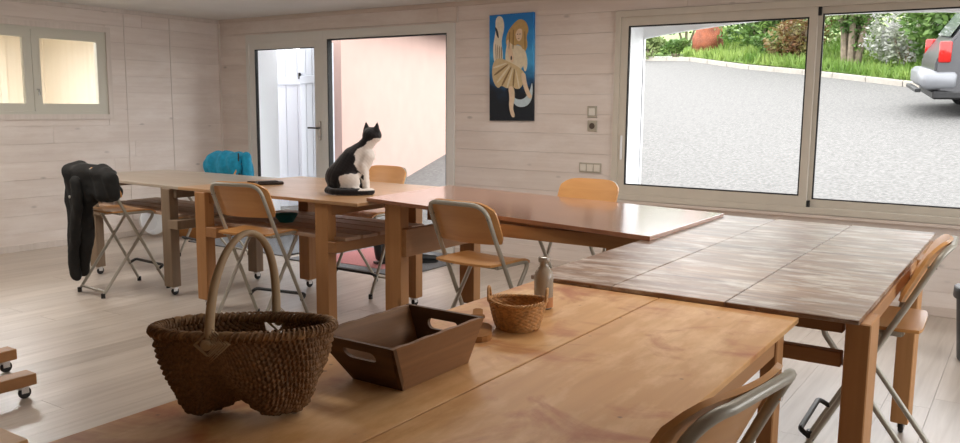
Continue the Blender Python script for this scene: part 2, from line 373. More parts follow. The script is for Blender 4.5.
def build_windows():
    # glazed door on the left half of the big opening
    d = struct(thing('door_1', None, None, (0, 0, 0)))
    x0, xm, x1 = DOORW[0], -6.80, DOORW[1]
    ring(MB(), x0, xm, .0, 2.31, YB-.02, YB+.07, .05, .04, .04, .05).build('door_frame', 'upvc', d)
    MB().box(x0, xm, YB-.02, YB+.07, 2.31, DOORW[3]).build('head_trim', 'upvc', d)
    lf = sash('door_leaf', x0+.05, xm-.04, .045, 2.26, YB-.005, YB+.05, (.085, .115, .14, .075), 'upvc', d)
    hz = 1.235; hx = xm-.075
    h = MB().bbox(hx-.016, hx+.016, YB-.02, YB-.004, hz-.11, hz+.11, .004).build('handle_plate', 'chrome', lf)
    MB().tube(fillet([(hx, YB-.02, hz+.03), (hx, YB-.065, hz+.03), (hx-.14, YB-.065, hz+.03)], .02), .010, 8).build('door_handle', 'black', lf, True)
    MB().tube([(hx, YB-.03, hz-.07), (hx, YB-.018, hz-.07)], .011, 10).build('lock_cylinder', 'chrome', lf, True)
    # fixed light on the right half
    w1 = struct(thing('window_1', None, None))
    sash('window_frame', xm+.001, x1, .0, 2.36, YB-.02, YB+.06, (.055, .095, .10, .095), 'upvc', w1, .012)
    # big sliding window
    w2 = struct(thing('window_2', None, None))
    a, b, c, e = W2
    ring(MB(), a, b, c, e, YB-.022, YB+.10, .05, .05, .05, .055).build('window_frame', 'alu', w2)
    s1 = sash('sliding_sash', a+.05, -1.50, c+.05, e-.055, YB+.0, YB+.035, (.065, .06, .085, .075), 'alu', w2, .012)
    s2 = sash('sliding_sash', -1.545, b-.05, c+.05, e-.055, YB+.045, YB+.08, (.075, .06, .06, .05), 'alu', w2, .010)
    MB().bbox(a+.072, a+.092, YB-.012, YB+.001, 1.06, 1.28, .004).build('pull_handle', 'white', s1)
    MB().box(-1.498, -1.478, YB+.012, YB+.044, e-.12, e-.055).build('bumper_stop', 'seal', w2)
    MB().box(-1.498, -1.478, YB+.012, YB+.044, c+.05, c+.10).build('bumper_stop', 'seal', w2)
    MB().bbox(a-.04, b, YB-.045, YB, c-.03, c-.004, .004).build('sill_board', 'trimX', w2)
    # left wall casement looking into the next room
    w3 = struct(thing('window_3', None, None))
    y0, y1, z0, z1 = LW
    def ringy(mb, p, q, c, d, xa, xb, w): 
        mb.box(xa, xb, p, p+w, c, d); mb.box(xa, xb, q-w, q, c, d); mb.box(xa, xb, p+w, q-w, c, c+w); mb.box(xa, xb, p+w, q-w, d-w, d); return mb
    ringy(MB(), y0-.05, y1+.05, z0-.05, z1+.05, XL, XL+.02, .055).build('casing', 'trim', w3)
    ringy(MB(), y0+.003, y1-.003, z0+.003, z1-.003, XL-.15, XL+.004, .03).build('window_frame', 'greytrim', w3)
    ym = 4.565
    for p, q in ((y0+.034, ym-.003), (ym+.003, y1-.034)):
        s = ringy(MB(), p, q, z0+.034, z1-.034, XL-.04, XL+.012, .082).build('casement', 'greytrim', w3)
        MB().box(XL-.02, XL-.012, p+.08, q-.08, z0+.114, z1-.114).build('pane', 'glass', s)
    MB().tube([(XL+.012, ym+.035, 1.66), (XL+.045, ym+.035, 1.66), (XL+.05, ym+.035, 1.60)], .008, 8).build('casement_catch', 'chrome', w3, True)
    # assumed unseen window in the right wall, lets in fill light
    w4 = struct(thing('added_window', None, None))
    a, b, c, e = RW
    for k in range(3):
        p = a+(b-a)*k/3; q = a+(b-a)*(k+1)/3
        fr = ringy(MB(), p, q, c, e, XR+.06, XR+.12, .06).build('window_frame', 'alu', w4)
        MB().box(XR+.086, XR+.094, p+.055, q-.055, c+.055, e-.055).build('pane', 'glass', fr)
build_windows()

def build_outside_shell():
    # white reveals of the thick masonry wall and the arched outer lintel
    a, b, c, e = W2
    rv = MB(); rv.box(a, a+.055, YB+.102, YB+WT, c, e-.02); rv.box(b-.055, b, YB+.102, YB+WT, c, e-.02); rv.box(a, b, YB+.102, YB+WT, e-.02, e-.001); rv.box(a, b, YB+.10, YB+WT+.03, c-.1, c+.01)
    struct(rv.build('trim_7', 'white'))
    pts = [(a-.10, YB+WT-.02, e+.3)]
    n = 16
    for k in range(n+1):
        x = a+.0+(b-a)*k/n; t = 2*k/n-1; pts.append((x, YB+WT-.02, 2.165+.14*(1-t*t)))
    pts.append((b+.1, YB+WT-.02, e+.3))
    struct(MB().prism(pts, (0, .06, 0)).build('trim_8', 'white'))
    struct(MB().box(a-.10, a+.055, YB+WT-.02, YB+WT+.04, c-.2, 2.20).build('trim_9', 'white'))
    # small room behind the casement
    nb = MB(); y0, y1 = 2.6, 6.2
    nb.box(-11.3, -11.2, y0, y1, 0, 2.6); nb.box(-11.2, XL-.16, y0, y0+.1, 0, 2.6); nb.box(-11.2, XL-.16, y1-.1, y1, 0, 2.6); nb.box(-11.3, XL-.16, y0, y1, 2.6, 2.7); nb.box(-11.3, XL-.16, y0, y1, -.1, 0)
    M['cream'] = wood('cream_boarding', srgb(226, 216, 198), srgb(240, 234, 222), 'Z', .6, .7, vary=.02, fine=14)
    struct(nb.build('wall_annex', 'cream'))
    struct(MB().box(-11.2, -11.16, 4.6, 5.35, 0, 2.05).build('door_2', 'white'))
    struct(MB().box(-11.2, -11.14, 5.5, 5.58, 0, 2.6).build('trim_10', 'cream'))
    struct(MB().box(-10.1, -10.0, y0+.1, y1-.1, 2.42, 2.6).build('trim_11', 'cream'))
build_outside_shell()

# ---------------------------------------------------------------- ceiling lamps out of view, added as fill light; last one lights the annex
def unseen_ceiling_lamp(x, y, label, power, size=(1.5, .5), z=ZC, col=(1, .95, .89)):
    t = thing('unseen_ceiling_lamp', label, 'lamp', (x, y, z), 0, 'ceiling panel lamps')
    sx, sy = size[0]/2, size[1]/2
    ring(MB(), -sx-.03, sx+.03, -sy-.03, sy+.03, 0, .05, .03, .03, .03, .03)
    mb = MB(); mb.box(-sx-.03, sx+.03, -sy-.03, sy+.03, -.03, 0); mb.build('housing', 'white', t)
    m, nt, b = newmat('unseen_lamp_diffuser'); b.inputs['Base Color'].default_value = (.9, .9, .9, 1)
    MB().box(-sx, sx, -sy, sy, -.036, -.03).build('diffuser', m, t)
    ld = bpy.data.lights.new('unseen_lamp_light', 'AREA'); ld.shape = 'RECTANGLE'; ld.size = size[0]; ld.size_y = size[1]; ld.energy = power; ld.color = col
    lo = bpy.data.objects.new('unseen_lamp_light', ld); COL.objects.link(lo); lo.parent = t; lo.location = (0, 0, -.04)
unseen_ceiling_lamp(-6.4, 3.0, 'added unseen ceiling fill lamp over the open floor beside the tables', FILL_W)
unseen_ceiling_lamp(-1.0, 2.9, 'added unseen ceiling fill lamp over the joint of the worn table and the basket table', FILL_W*.42)
unseen_ceiling_lamp(-3.2, 4.9, 'added unseen ceiling fill lamp over the varnished table', FILL_W*.6)
unseen_ceiling_lamp(-9.7, 4.6, 'warm ceiling lamp in the small room behind the casement', 55, (.5, .5), 2.42, (1, 1, 1))
for nm, (cx, cy, cz), (sx, sy), rot in (
        ('portal_door', ((DOORW[0]+DOORW[1])/2, YB+.12, 1.18), (3.0, 2.3), (PI/2, 0, 0)),
        ('portal_window', ((W2[0]+W2[1])/2, YB+.14, 1.52), (3.5, 1.6), (PI/2, 0, 0)),
        ('portal_side', (XR+.16, (RW[0]+RW[1])/2, (RW[2]+RW[3])/2), (1.6, 4.0), (0, 0, 0))):
    ld = bpy.data.lights.new(nm, 'AREA'); ld.shape = 'RECTANGLE'; ld.size = sx; ld.size_y = sy; ld.energy = 1
    ld.cycles.is_portal = True
    lo = bpy.data.objects.new(nm, ld); COL.objects.link(lo); lo.location = (cx, cy, cz)
    lo.rotation_euler = (-PI/2, 0, 0) if 'side' not in nm else (0, PI/2, 0)

# ================================================================ OUTSIDE
SL = .165
def gz(x, y): return max(-.15, SL*(y-7.15))
CURB = [(-16.0, 31.5), (-12.8, 28.0), (-11.04, 26.04), (-9.3, 25.6), (-6.93, 23.3), (-4.85, 21.76), (-2.3, 19.53), (-1.36, 18.7), (1.5, 16.9), (5, 15.4), (12, 13.5)]
def curb_y(x):
    for (x0, y0), (x1, y1) in zip(CURB, CURB[1:]):
        if x0 <= x <= x1: return y0+(y1-y0)*(x-x0)/(x1-x0)
    return CURB[0][1] if x < CURB[0][0] else CURB[-1][1]
def bank_z(x, y):
    d = y-curb_y(x); return gz(x, min(y, curb_y(x)+d*.3))+.10+.16*max(0, d)+.10*math.sin(x*1.3+y*.7)*min(1, max(0, d))
def build_outside():
    M['asphalt'] = plain('pale_asphalt', srgb(95, 94, 92), .9, noise=.34, nscale=22, bump=.25)
    M['grass'] = leafmat('meadow_grass', srgb(104, 146, 52), srgb(166, 196, 92), 1.2, .2)
    M['kerb'] = plain('kerb_stone', srgb(150, 145, 136), .8, noise=.1, nscale=6)
    M['pink'] = plain('pink_render', srgb(178, 150, 140), .85, noise=.03, nscale=4, bump=.1)
    mb = MB(); n = 40
    ys = [7.0, 7.15]+[7.15+k*.6 for k in range(1, 34)]; xs = [-16+k*1.0 for k in range(29)]
    for y in ys:
        for x in xs: mb.v.append((x, y, gz(x, y)-.02))
    for i in range(len(ys)-1):
        for j in range(len(xs)-1): a = i*len(xs)+j; mb.f.append((a, a+1, a+1+len(xs), a+len(xs)))
    tag(struct(mb.build('driveway', 'asphalt')))
    struct(MB().box(XR+.25, 16, -8, 7.0, -.25, -.15).build('terrace', 'asphalt'))
    # grass bank
    mb = MB(); nx, ny = 60, 14
    for j in range(ny):
        for i in range(nx+1):
            x = -16+28*i/nx; y = curb_y(x)+.12+j*j*.16; mb.v.append((x, y, bank_z(x, y)))
    for j in range(ny-1):
        for i in range(nx): a = j*(nx+1)+i; mb.f.append((a, a+1, a+nx+2, a+nx+1))
    struct(mb.build('grass_bank', 'grass'))
    rng = random.Random(5); mb = MB()
    for k in range(14000):
        x = rng.uniform(-9.6, 4); y = curb_y(x)+.15+rng.random()**1.5*5; z = bank_z(x, y)
        hgt = rng.uniform(.07, .30); a = rng.uniform(0, PI); w_ = .03; lx, ly = rng.uniform(-.12, .12), rng.uniform(-.12, .12)
        dx, dy = math.cos(a)*w_, math.sin(a)*w_
        mb.add([(x-dx, y-dy, z-.03), (x+dx, y+dy, z-.03), (x+lx, y+ly, z+hgt)], [(0, 1, 2)])
    tag(mb.build('grass', leafmat('long_grass_blades', srgb(118, 164, 58), srgb(188, 216, 112), 1.0, .3)), 'long bright green grass growing on the bank above the kerb', 'grass', kind='stuff')
    # kerb: single stones
    kb = thing('kerb', 'row of pale kerb stones between the asphalt and the grass', 'kerb')
    x = -13.5; 
    while x < 6:
        x1 = x+.85; y0, y1 = curb_y(x), curb_y(x1)
        p = [(x, y0-.06), (x1-.012, y1-.06), (x1-.012, y1+.12), (x, y0+.12)]
        zz = [gz(a, b) for a, b in p]
        mb = MB(); mb.add([(a, b, z-.1) for (a, b), z in zip(p, zz)]+[(a, b, z+.09) for (a, b), z in zip(p, zz)], [(3, 2, 1, 0), (4, 5, 6, 7), (0, 1, 5, 4), (1, 2, 6, 5), (2, 3, 7, 6), (3, 0, 4, 7)])
        mb.build('kerb_stone', 'kerb', kb); x = x1
    # pink wing of the house, running away from the door, with an eave
    dirv = Vector((-.27, .96, 0)).normalized(); nrm = Vector((.96, .27, 0)).normalized(); p0 = Vector((-7.46, 7.90, 0)); p1 = p0+dirv*14
    mb = MB(); mb.prism([p0+Vector((0, 0, -.4)), p1+Vector((0, 0, -.4)), p1+Vector((0, 0, 2.72)), p0+Vector((0, 0, 2.72))], -nrm*.3)
    struct(mb.build('wall_pink_wing', 'pink'))
    M['eave'] = plain('grey_eave_board', srgb(150, 150, 148), .6)
    q0, q1 = p0-dirv*.0+nrm*.3, p1+nrm*.3
    mb = MB(); mb.prism([q0+Vector((0, 0, 2.70)), q1+Vector((0, 0, 2.60)), q1-nrm*1.0+Vector((0, 0, 2.72)), q0-nrm*1.0+Vector((0, 0, 2.86))], (0, 0, .08))
    struct(mb.build('trim_12', 'eave'))
    # two opened board shutters outside the glazed door
    def shutter(name, a, b, label, z0=.02, z1=2.28):
        a, b = Vector((*a, 0)), Vector((*b, 0)); u = (b-a).normalized(); L_ = (b-a).length
        t = thing(name, label, 'shutter', (a.x, a.y, 0), math.atan2(u.y, u.x))
        n = max(3, int(L_/.14)); wd = L_/n
        for k in range(n): MB().bbox(k*wd+.002, (k+1)*wd-.002, 0, .03, z0, z1, .005).build('board', 'shutter', t)
        for zz in (.45, 1.8): MB().bbox(.03, L_-.03, -.022, 0, zz, zz+.1, .004).build('batten', 'shutter', t)
        MB().bbox(.0, .03, -.03, .0, 1.86, 1.94, .003).build('hinge', 'black', t)
        MB().tube([(L_-.05, -.03, 1.0), (L_-.05, -.03, 1.3)], .008, 6).build('latch_bar', 'chrome', t, True)
        return t
    shutter('shutter', (-8.02, 7.72), (-7.22, 7.48), 'white board shutter standing open before the pink wall')
    shutter('shutter', (-8.75, 7.95), (-8.06, 8.35), 'white board shutter further back, behind the left edge of the glazed door')
build_outside()

def foliage(name, c, r, n, leaf, mat, parent, seed, flat=1.0):
    rng = random.Random(seed); mb = MB()
    lobes = [(Vector((rng.uniform(-.55, .55)*r[0], rng.uniform(-.55, .55)*r[1], rng.uniform(-.5, .55)*r[2])), rng.uniform(.4, .62)) for _ in range(9)]
    for k in range(n):
        lc, s = rng.choice(lobes); d = Vector((rng.gauss(0, 1), rng.gauss(0, 1), rng.gauss(0, 1))).normalized()*rng.uniform(.55, 1.05)*s
        p = Vector(c)+lc+Vector((d.x*r[0], d.y*r[1], d.z*r[2]))
        a = Vector((rng.gauss(0, 1), rng.gauss(0, 1), rng.gauss(0, .6))).normalized(); b = a.cross(Vector((rng.gauss(0, 1), rng.gauss(0, 1), rng.gauss(0, 1)))).normalized()
        l = leaf*rng.uniform(.6, 1.3)
        mb.add([p-a*l, p+b*l*.5, p+a*l, p-b*l*.5], [(0, 1, 2, 3)])
    return mb.build(name, mat, parent)
def build_plants():
    G1 = leafmat('leaf_dark_green', srgb(50, 92, 40), srgb(92, 138, 58), 1.5)
    G2 = leafmat('leaf_mid_green', srgb(84, 128, 52), srgb(140, 176, 84), 1.5)
    G3 = leafmat('leaf_pale_green', srgb(122, 150, 84), srgb(176, 194, 122), 1.5)
    RD = leafmat('leaf_russet', srgb(150, 84, 58), srgb(150, 150, 84), 2.5)
    BL = leafmat('blossom_white', srgb(176, 190, 150), srgb(252, 250, 250), 2.0)
    M['bark'] = plain('grey_bark', srgb(120, 108, 92), .9, noise=.3, nscale=9, bump=.6)
    def bush(x, dy, rx, rz, mat, label, n, leaf, seed, name='bush', cat='bush'):
        y = curb_y(x)+dy; z = bank_z(x, y); t = thing(name, label, cat, (x, y, z))
        foliage('foliage', (0, 0, rz*.85), (rx, rx*.9, rz), n, leaf, mat, t, seed)
        mb = MB()
        for k in range(4): a = k*PI/2+.4; mb.tube([(.05*math.cos(a), .05*math.sin(a), -.1), (rx*.35*math.cos(a), rx*.35*math.sin(a), rz*1.0)], [.05, .02], 6)
        mb.build('stem', 'bark', t, True)
    bush(-12.5, 2.4, 1.8, 1.5, G1, 'dark green bush at the head of the driveway, by the arched reveal', 2600, .10, 1)
    bush(-10.5, 2.6, 1.5, 1.25, G1, 'dark green bush just left of the orange boulder', 2400, .10, 2)
    bush(-11.0, .3, .75, .42, G3, 'pale low shrub where the kerb begins', 1300, .07, 3)
    bush(-12.3, .35, .8, .46, G3, 'pale low shrub at the upper end of the driveway, under the dark bush', 1300, .07, 33)
    bush(-9.95, .35, .5, .30, G2, 'little green shrub between the pale shrub and the boulder', 900, .06, 34)
    bush(-8.6, 4.6, 1.5, 1.3, G1, 'dark green bush behind the orange boulder', 2400, .10, 4)
    bush(-7.1, 2.3, 1.2, .95, G2, 'mid green bush between the boulder and the russet bush', 2200, .09, 5)
    bush(-6.3, 3.2, 1.6, 1.8, G3, 'tall pale green bush behind the russet bush', 2600, .10, 6)
    bush(-5.45, 1.5, 1.0, .75, RD, 'russet leaved bush on the bank', 1900, .07, 7)
    bush(-6.45, 1.2, .55, .38, G2, 'small green bush below the russet one, close to the kerb', 900, .06, 17)
    bush(-2.75, 2.2, .9, .75, BL, 'white blossoming bush beside the many stemmed tree', 1900, .06, 8)
    bush(-1.75, 2.2, 1.1, 1.1, G2, 'mid green bush between the blossom and the car', 2400, .09, 9)
    bush(-.2, 3.4, 1.4, 1.5, G1, 'dark green bush behind the rear of the car', 2400, .10, 10)
    bush(-3.0, 6.5, 2.2, 2.0, G3, 'tall pale green bush far up behind the blossom', 2600, .12, 11)
    bush(1.8, 3.6, 1.6, 1.6, G2, 'mid green bush behind the bonnet of the car', 2200, .10, 12)
    # many-stemmed tree
    x, y = -4.05, 22.7; z = bank_z(x, y); t = thing('tree', 'many stemmed tree with pale green crown on the bank', 'tree', (x, y, z))
    rng = random.Random(4)
    for k in range(8):
        a = rng.uniform(0, 2*PI); s = rng.uniform(.5, 1.2)
        MB().tube([(.14*math.cos(a), .14*math.sin(a), -.2), (.3*s*math.cos(a), .3*s*math.sin(a), .8), (.7*s*math.cos(a), .5*s*math.sin(a), 1.9), (1.1*s*math.cos(a), .8*s*math.sin(a), 3.4)], [.09, .075, .05, .02], 7).build('trunk', 'bark', t, True)
    foliage('crown', (0, 0, 2.3), (1.7, 1.3, 1.3), 4200, .075, G3, t, 21); foliage('lower_leaves', (0, 0, .9), (.75, .6, .7), 1100, .06, G2, t, 22)
    # orange boulder
    def nz(c): return .05*math.sin(c.x*9+c.z*5)+.04*math.sin(c.y*11-c.z*9)
    x, y = -8.95, 26.3
    tag(remesh(MB().ell((x, y, bank_z(x, y)+.28), (.52, .42, .70)), 'boulder', plain('orange_rock', srgb(120, 66, 42), .85, noise=.3, nscale=5, bump=.5), None, .06, 2, nz), 'orange brown boulder standing upright in the grass', 'boulder')
build_plants()

def build_car():
    M['carpaint'] = plain('grey_car_paint', srgb(70, 70, 72), .3, .4); M['carglass'] = plain('tinted_car_glass', srgb(88, 94, 98), .08, 0, 1)
    M['carlight'] = plain('red_light_lens', srgb(170, 24, 18), .15); M['bump'] = plain('silver_bumper', srgb(118, 120, 124), .4, .3)
    X0, Y0 = -1.60, 15.6; z0 = gz(0, Y0)
    t = thing('car', 'grey off road car with red tail light parked at the kerb', 'car', (X0, Y0, z0+.02))
    W_ = 1.8; Lc = 4.5
    # side profile (x along the car, z); rear at x=0, car points +x; width along y 0..W_
    prof = [(.20, .42), (.10, .55), (.10, .92), (.20, 1.10), (.33, 1.28), (.62, 1.72), (.85, 1.78), (2.3, 1.78), (2.75, 1.62), (3.25, 1.15), (4.2, 1.02), (4.42, .85), (4.42, .45), (4.0, .36), (.6, .36)]
    bm = bmesh.new(); lo = [bm.verts.new((x, .04+.10*max(0, (z-1.1))/.68, z)) for x, z in prof]; hi = [bm.verts.new((x, W_-.04-.10*max(0, (z-1.1))/.68, z)) for x, z in prof]; n = len(prof)
    bm.faces.new(lo[::-1]); bm.faces.new(hi)
    for i in range(n): bm.faces.new((lo[i], lo[(i+1) % n], hi[(i+1) % n], hi[i]))
    bmesh.ops.recalc_face_normals(bm, faces=bm.faces); bmesh.ops.bevel(bm, geom=[e for e in bm.edges], offset=.035, segments=2, affect='EDGES')
    MB().bm(bm).build('body', 'carpaint', t, True)
    def sidepane(nm, pts):   # panes lie just proud of the leaning sides
        o = lambda z: .04+.10*max(0, (z-1.1))/.68
        MB().prism([(x, o(z)-.012, z) for x, z in pts], (0, .03, 0)).build(nm, 'carglass', t)
    sidepane('side_window', [(.45, 1.24), (1.05, 1.24), (1.05, 1.66), (.72, 1.66)])
    sidepane('side_window', [(1.12, 1.24), (2.0, 1.24), (2.0, 1.66), (1.12, 1.66)])
    sidepane('side_window', [(2.07, 1.24), (3.0, 1.24), (2.62, 1.62), (2.07, 1.66)])
    MB().add([(.325, .22, 1.30), (.325, W_-.22, 1.30), (.575, W_-.28, 1.68), (.575, .28, 1.68)], [(0, 1, 2, 3)]).add([(.30, .22, 1.31), (.30, W_-.22, 1.31), (.55, W_-.28, 1.69), (.55, .28, 1.69)], [(3, 2, 1, 0)]).build('rear_window', 'carglass', t)
    for s in (0, 1):
        y = .0 if s == 0 else W_
        l = MB(); yy = (.005, .09) if s == 0 else (W_-.09, W_-.005)
        l.bbox(.14, .32, *yy, .90, 1.24, .02).build('tail_light', 'carlight', t, True)
    bp = MB(); bp.bbox(-.06, .45, -.0, W_, .46, .76, .06).build('rear_bumper', 'bump', t, True)
    MB().bbox(.10, 4.3, .02, W_-.02, .30, .44, .03).build('underbody', 'black', t)
    MB().bbox(-.14, -.05, .25, W_-.25, .40, .46, .01).build('tow_step', 'black', t)
    for s in (.03, W_-.25):
        for x in (.95, 3.55):
            w_ = MB(); pr = [(.0, 0), (.36, 0), (.385, .03), (.385, .19), (.36, .22), (0, .22)]
            vs = []; mb = MB().lathe(pr, 28); mb.v = [(x+v[0], s+v[2], .385+v[1]) for v in mb.v]; wh = mb.build('wheel', 'black', t, True)
            mb = MB().lathe([(0, -.012), (.22, -.012), (.24, .004), (0, .004)], 20); mb.v = [(x+v[0], (s+v[2] if s < .5 else s+.22-v[2]), .385+v[1]) for v in mb.v]; mb.build('rim', 'bump', wh, True)
    # follow the slope across the car: the drive rises along +y
    t.rotation_euler = (math.atan(SL)*.6, 0, math.radians(13))
build_car()

# ================================================================ TABLES
def caster(parent, x, y):
    c = MB(); c.tube([(x, y, .075), (x, y, .055)], .022, 10); c.box(x-.016, x+.016, y-.004, y+.034, .03, .072); cs = c.build('caster', 'chrome', parent)
    w_ = MB().lathe([(.0, -.011), (.028, -.011), (.032, -.006), (.032, .006), (.028, .011), (0, .011)], 16)
    w_.v = [(x+v[2], y+.018+v[0], .032+v[1]) for v in w_.v]; w_.build('wheel', 'black', cs, True)
def legs(parent, pts, ztop, mat, w=.10, d=.075):
    for x, y in pts:
        MB().bbox(x-w/2, x+w/2, y-d/2, y+d/2, .075, ztop, .004).build('leg', mat, parent)
        caster(parent, x, y)
def quadtop(parent, corners, th, mat, name='top_board', b=.0):
    mb = MB(); mb.add([(x, y, z-th) for x, y, z in corners]+[(x, y, z) for x, y, z in corners], [(3, 2, 1, 0), (4, 5, 6, 7), (0, 1, 5, 4), (1, 2, 6, 5), (2, 3, 7, 6), (3, 0, 4, 7)])
    bm = bmesh.new(); me = mb.mesh('t'); bm.from_mesh(me); bpy.data.meshes.remove(me); bmesh.ops.bevel(bm, geom=bm.edges[:], offset=.002, segments=1, affect='EDGES')
    return MB().bm(bm).build(name, mat, parent)
def bar(parent, name, mat, *b): return MB().bbox(*b, .003).build(name, mat, parent)

def build_tables():
    # far table at the left end (grey window reflection coloured into the top, weathered legs)
    t = thing('work_table', 'work table with a grey window reflection coloured into its top and weathered grey legs, by the black coat', 'table', (-6.2, 4.5, 0))
    o = t.location
    def P(pts): return [(x-o.x, y-o.y, *z) for x, y, *z in pts]
    quadtop(t, P([(-7.25, 4.08, .884), (-5.345, 3.99, .884), (-5.345, 5.06, .884), (-7.05, 5.03, .884)]), .022, 'sheenply')
    L4 = P([(-5.66, 4.02), (-5.60, 4.82), (-6.9, 4.14), (-6.85, 4.85)]); legs(t, L4, .862, 'greyleg', .11, .08)
    for (ax, ay), (bx, by) in ((L4[0], L4[1]), (L4[2], L4[3])):
        bar(t, 'end_rail', 'greyleg', min(ax, bx)-.03+.07, max(ax, bx)+.1, ay-.05, by+.05, .55, .62); bar(t, 'top_rail', 'greyleg', min(ax, bx)-.03, max(ax, bx)+.03, ay, by, .79, .86)
    for k in range(4): y = L4[0][1]+.10+k*.17; bar(t, 'shelf_slat', 'slat', L4[2][0]-.02, L4[0][0]+.12, y, y+.15, .62, .642)
    # plywood table carrying the cat
    t = thing('work_table', 'plywood work table with orange pine legs, the cat sits on it', 'table', (-4.5, 4.4, 0)); o = t.location
    quadtop(t, P([(-5.34, 3.87, .905), (-3.56, 3.90, .905), (-3.60, 5.14, .905), (-5.34, 5.13, .905)]), .022, 'plyX')
    L4 = P([(-5.075, 3.90), (-5.0, 4.86), (-3.90, 3.96), (-3.87, 4.86)]); legs(t, L4, .883, 'pine', .115, .085)
    for (ax, ay), (bx, by) in ((L4[0], L4[1]), (L4[2], L4[3])):
        bar(t, 'end_rail', 'pineY', min(ax, bx)+.05, max(ax, bx)+.10, ay-.04, by+.04, .555, .63); bar(t, 'top_rail', 'pineY', min(ax, bx)-.03, max(ax, bx)+.03, ay, by, .80, .883)
    for k in range(5): y = L4[0][1]+.08+k*.175; bar(t, 'shelf_slat', 'slat', L4[0][0]-.12, L4[2][0]+.16, y, y+.15, .63, .654)
    bar(t, 'long_rail', 'pineX', L4[1][0], L4[3][0], L4[1][1]-.02, L4[1][1]+.02, .80, .883)
    # varnished table before the back wall
    t = thing('work_table', 'red brown varnished work table with a glossy top, under the painting', 'table', (-2.6, 4.5, 0)); o = t.location
    quadtop(t, P([(-3.58, 4.01, .931), (-1.545, 3.81, .896), (-1.54, 4.95, .896), (-3.68, 5.06, .931)]), .024, 'redply')
    L4 = P([(-3.40, 4.10), (-3.42, 4.97), (-1.78, 3.99), (-1.78, 4.82)]); legs(t, L4[:2], .903, 'pine', .13, .09); legs(t, L4[2:], .87, 'pine', .13, .09)
    bar(t, 'end_rail', 'pineY', L4[0][0]+.065, L4[0][0]+.10, L4[0][1]-.03, L4[1][1]+.03, .56, .74)
    bar(t, 'end_rail', 'pineY', L4[2][0]-.10, L4[2][0]-.065, L4[2][1]-.03, L4[3][1]+.03, .56, .74)
    bar(t, 'long_rail', 'pineX', L4[0][0]+.1, L4[2][0]-.1, L4[2][1]+.30, L4[2][1]+.34, .78, .85)
    bar(t, 'apron', 'pineX', L4[0][0]+.45, L4[2][0]+.15, L4[2][1]-.09, L4[2][1]-.05, .795, .868)
    # worn table at the right
    t = thing('work_table', 'long work table with whitish worn streaked top of three boards', 'table', (-1.0, 3.8, 0)); o = t.location
    xs = [-1.60, -1.255, -.835, -.41]
    for a, b in zip(xs, xs[1:]): quadtop(t, P([(a+.002, 2.742, .872), (b-.002, 2.742, .872), (b-.002, 5.03, .872), (a+.002, 5.06, .872)]), .016, 'worn')
    L4 = P([(-.418, 2.855), (-.425, 4.24), (-1.50, 2.855), (-1.50, 4.24)]); legs(t, L4, .856, 'pine', .075, .17)
    bar(t, 'end_rail', 'pineX', L4[2][0]+.06, L4[0][0]-.055, L4[0][1]-.02, L4[0][1]+.02, .685, .735)
    bar(t, 'end_rail', 'pineX', L4[3][0]+.06, L4[1][0]-.055, L4[1][1]-.02, L4[1][1]+.02, .685, .735)
    bar(t, 'apron', 'pineX', L4[2][0]+.06, L4[0][0]-.055, L4[0][1]-.02, L4[0][1]+.02, .80, .855)
    bar(t, 'long_rail', 'pineY', L4[1][0]-.02, L4[1][0]+.02, L4[0][1]+.06, L4[1][1]+.6, .80, .855)
    bar(t, 'long_rail', 'pineY', L4[3][0]-.02, L4[3][0]+.02, L4[2][1]+.06, L4[3][1]+.6, .80, .855)
    # foreground table with the baskets
    t = thing('work_table', 'plywood work table of two boards carrying the baskets and the wooden tray', 'table', (-1.08, 1.5, 0)); o = t.location
    for a, b in ((-1.572, -1.068), (-1.0635, -.59)): quadtop(t, P([(a, .02, .856), (b, .02, .856), (b, 2.735, .856), (a, 2.735, .856)]), .018, 'ply')
    L4 = P([(-.64, 2.62), (-.66, .2), (-1.50, 2.60), (-1.50, .2)]); legs(t, L4, .838, 'pine', .05, .08)
    bar(t, 'long_rail', 'pineY', L4[0][0]-.02, L4[0][0]+.02, L4[1][1]+.05, L4[0][1]-.05, .76, .838)
    bar(t, 'long_rail', 'pineY', L4[2][0]-.02, L4[2][0]+.02, L4[3][1]+.05, L4[2][1]-.05, .76, .838)
    bar(t, 'end_rail', 'pineX', L4[2][0]+.05, L4[0][0]-.05, L4[0][1]-.02, L4[0][1]+.02, .70, .76)
    # table whose corner enters at the bottom left
    t = thing('work_table', 'brown table whose corner butts against the table with the baskets', 'table', (-2.4, .2, 0)); o = t.location
    quadtop(t, P([(-3.3, -.45, .872), (-1.58, -.45, .872), (-1.58, .785, .872), (-3.3, .785, .872)]), .02, 'ply')
    L4 = P([(-1.70, .66), (-1.70, -.3), (-3.15, .66), (-3.15, -.3)]); legs(t, L4, .852, 'pine', .09, .08)
    bar(t, 'end_rail', 'pineY', L4[0][0]-.02, L4[0][0]+.02, L4[1][1]+.05, L4[0][1]-.05, .76, .852)
    # wheeled stand, only its two feet reach into the picture
    t = thing('wheeled_stand', 'low wooden stand on casters, two timber feet on the floor', 'stand', (-4.6, 1.6, 0)); o = t.location
    for x, y in ((-4.25, 2.09), (-4.76, 2.25)):
        x, y = x-o.x, y-o.y
        MB().bbox(x-.05, x+.05, y-1.1, y+.06, .075, .135, .004).build('foot_beam', 'pineY', t)
        caster(t, x, y); caster(t, x, y-1.0)
        MB().bbox(x-.04, x+.04, y-.66, y-.58, .135, 1.3, .004).build('upright', 'pine', t)
    bar(t, 'cross_beam', 'pineX', -4.71-o.x, -4.30-o.x, 1.53-o.y, 1.59-o.y, 1.0, 1.08)
build_tables()

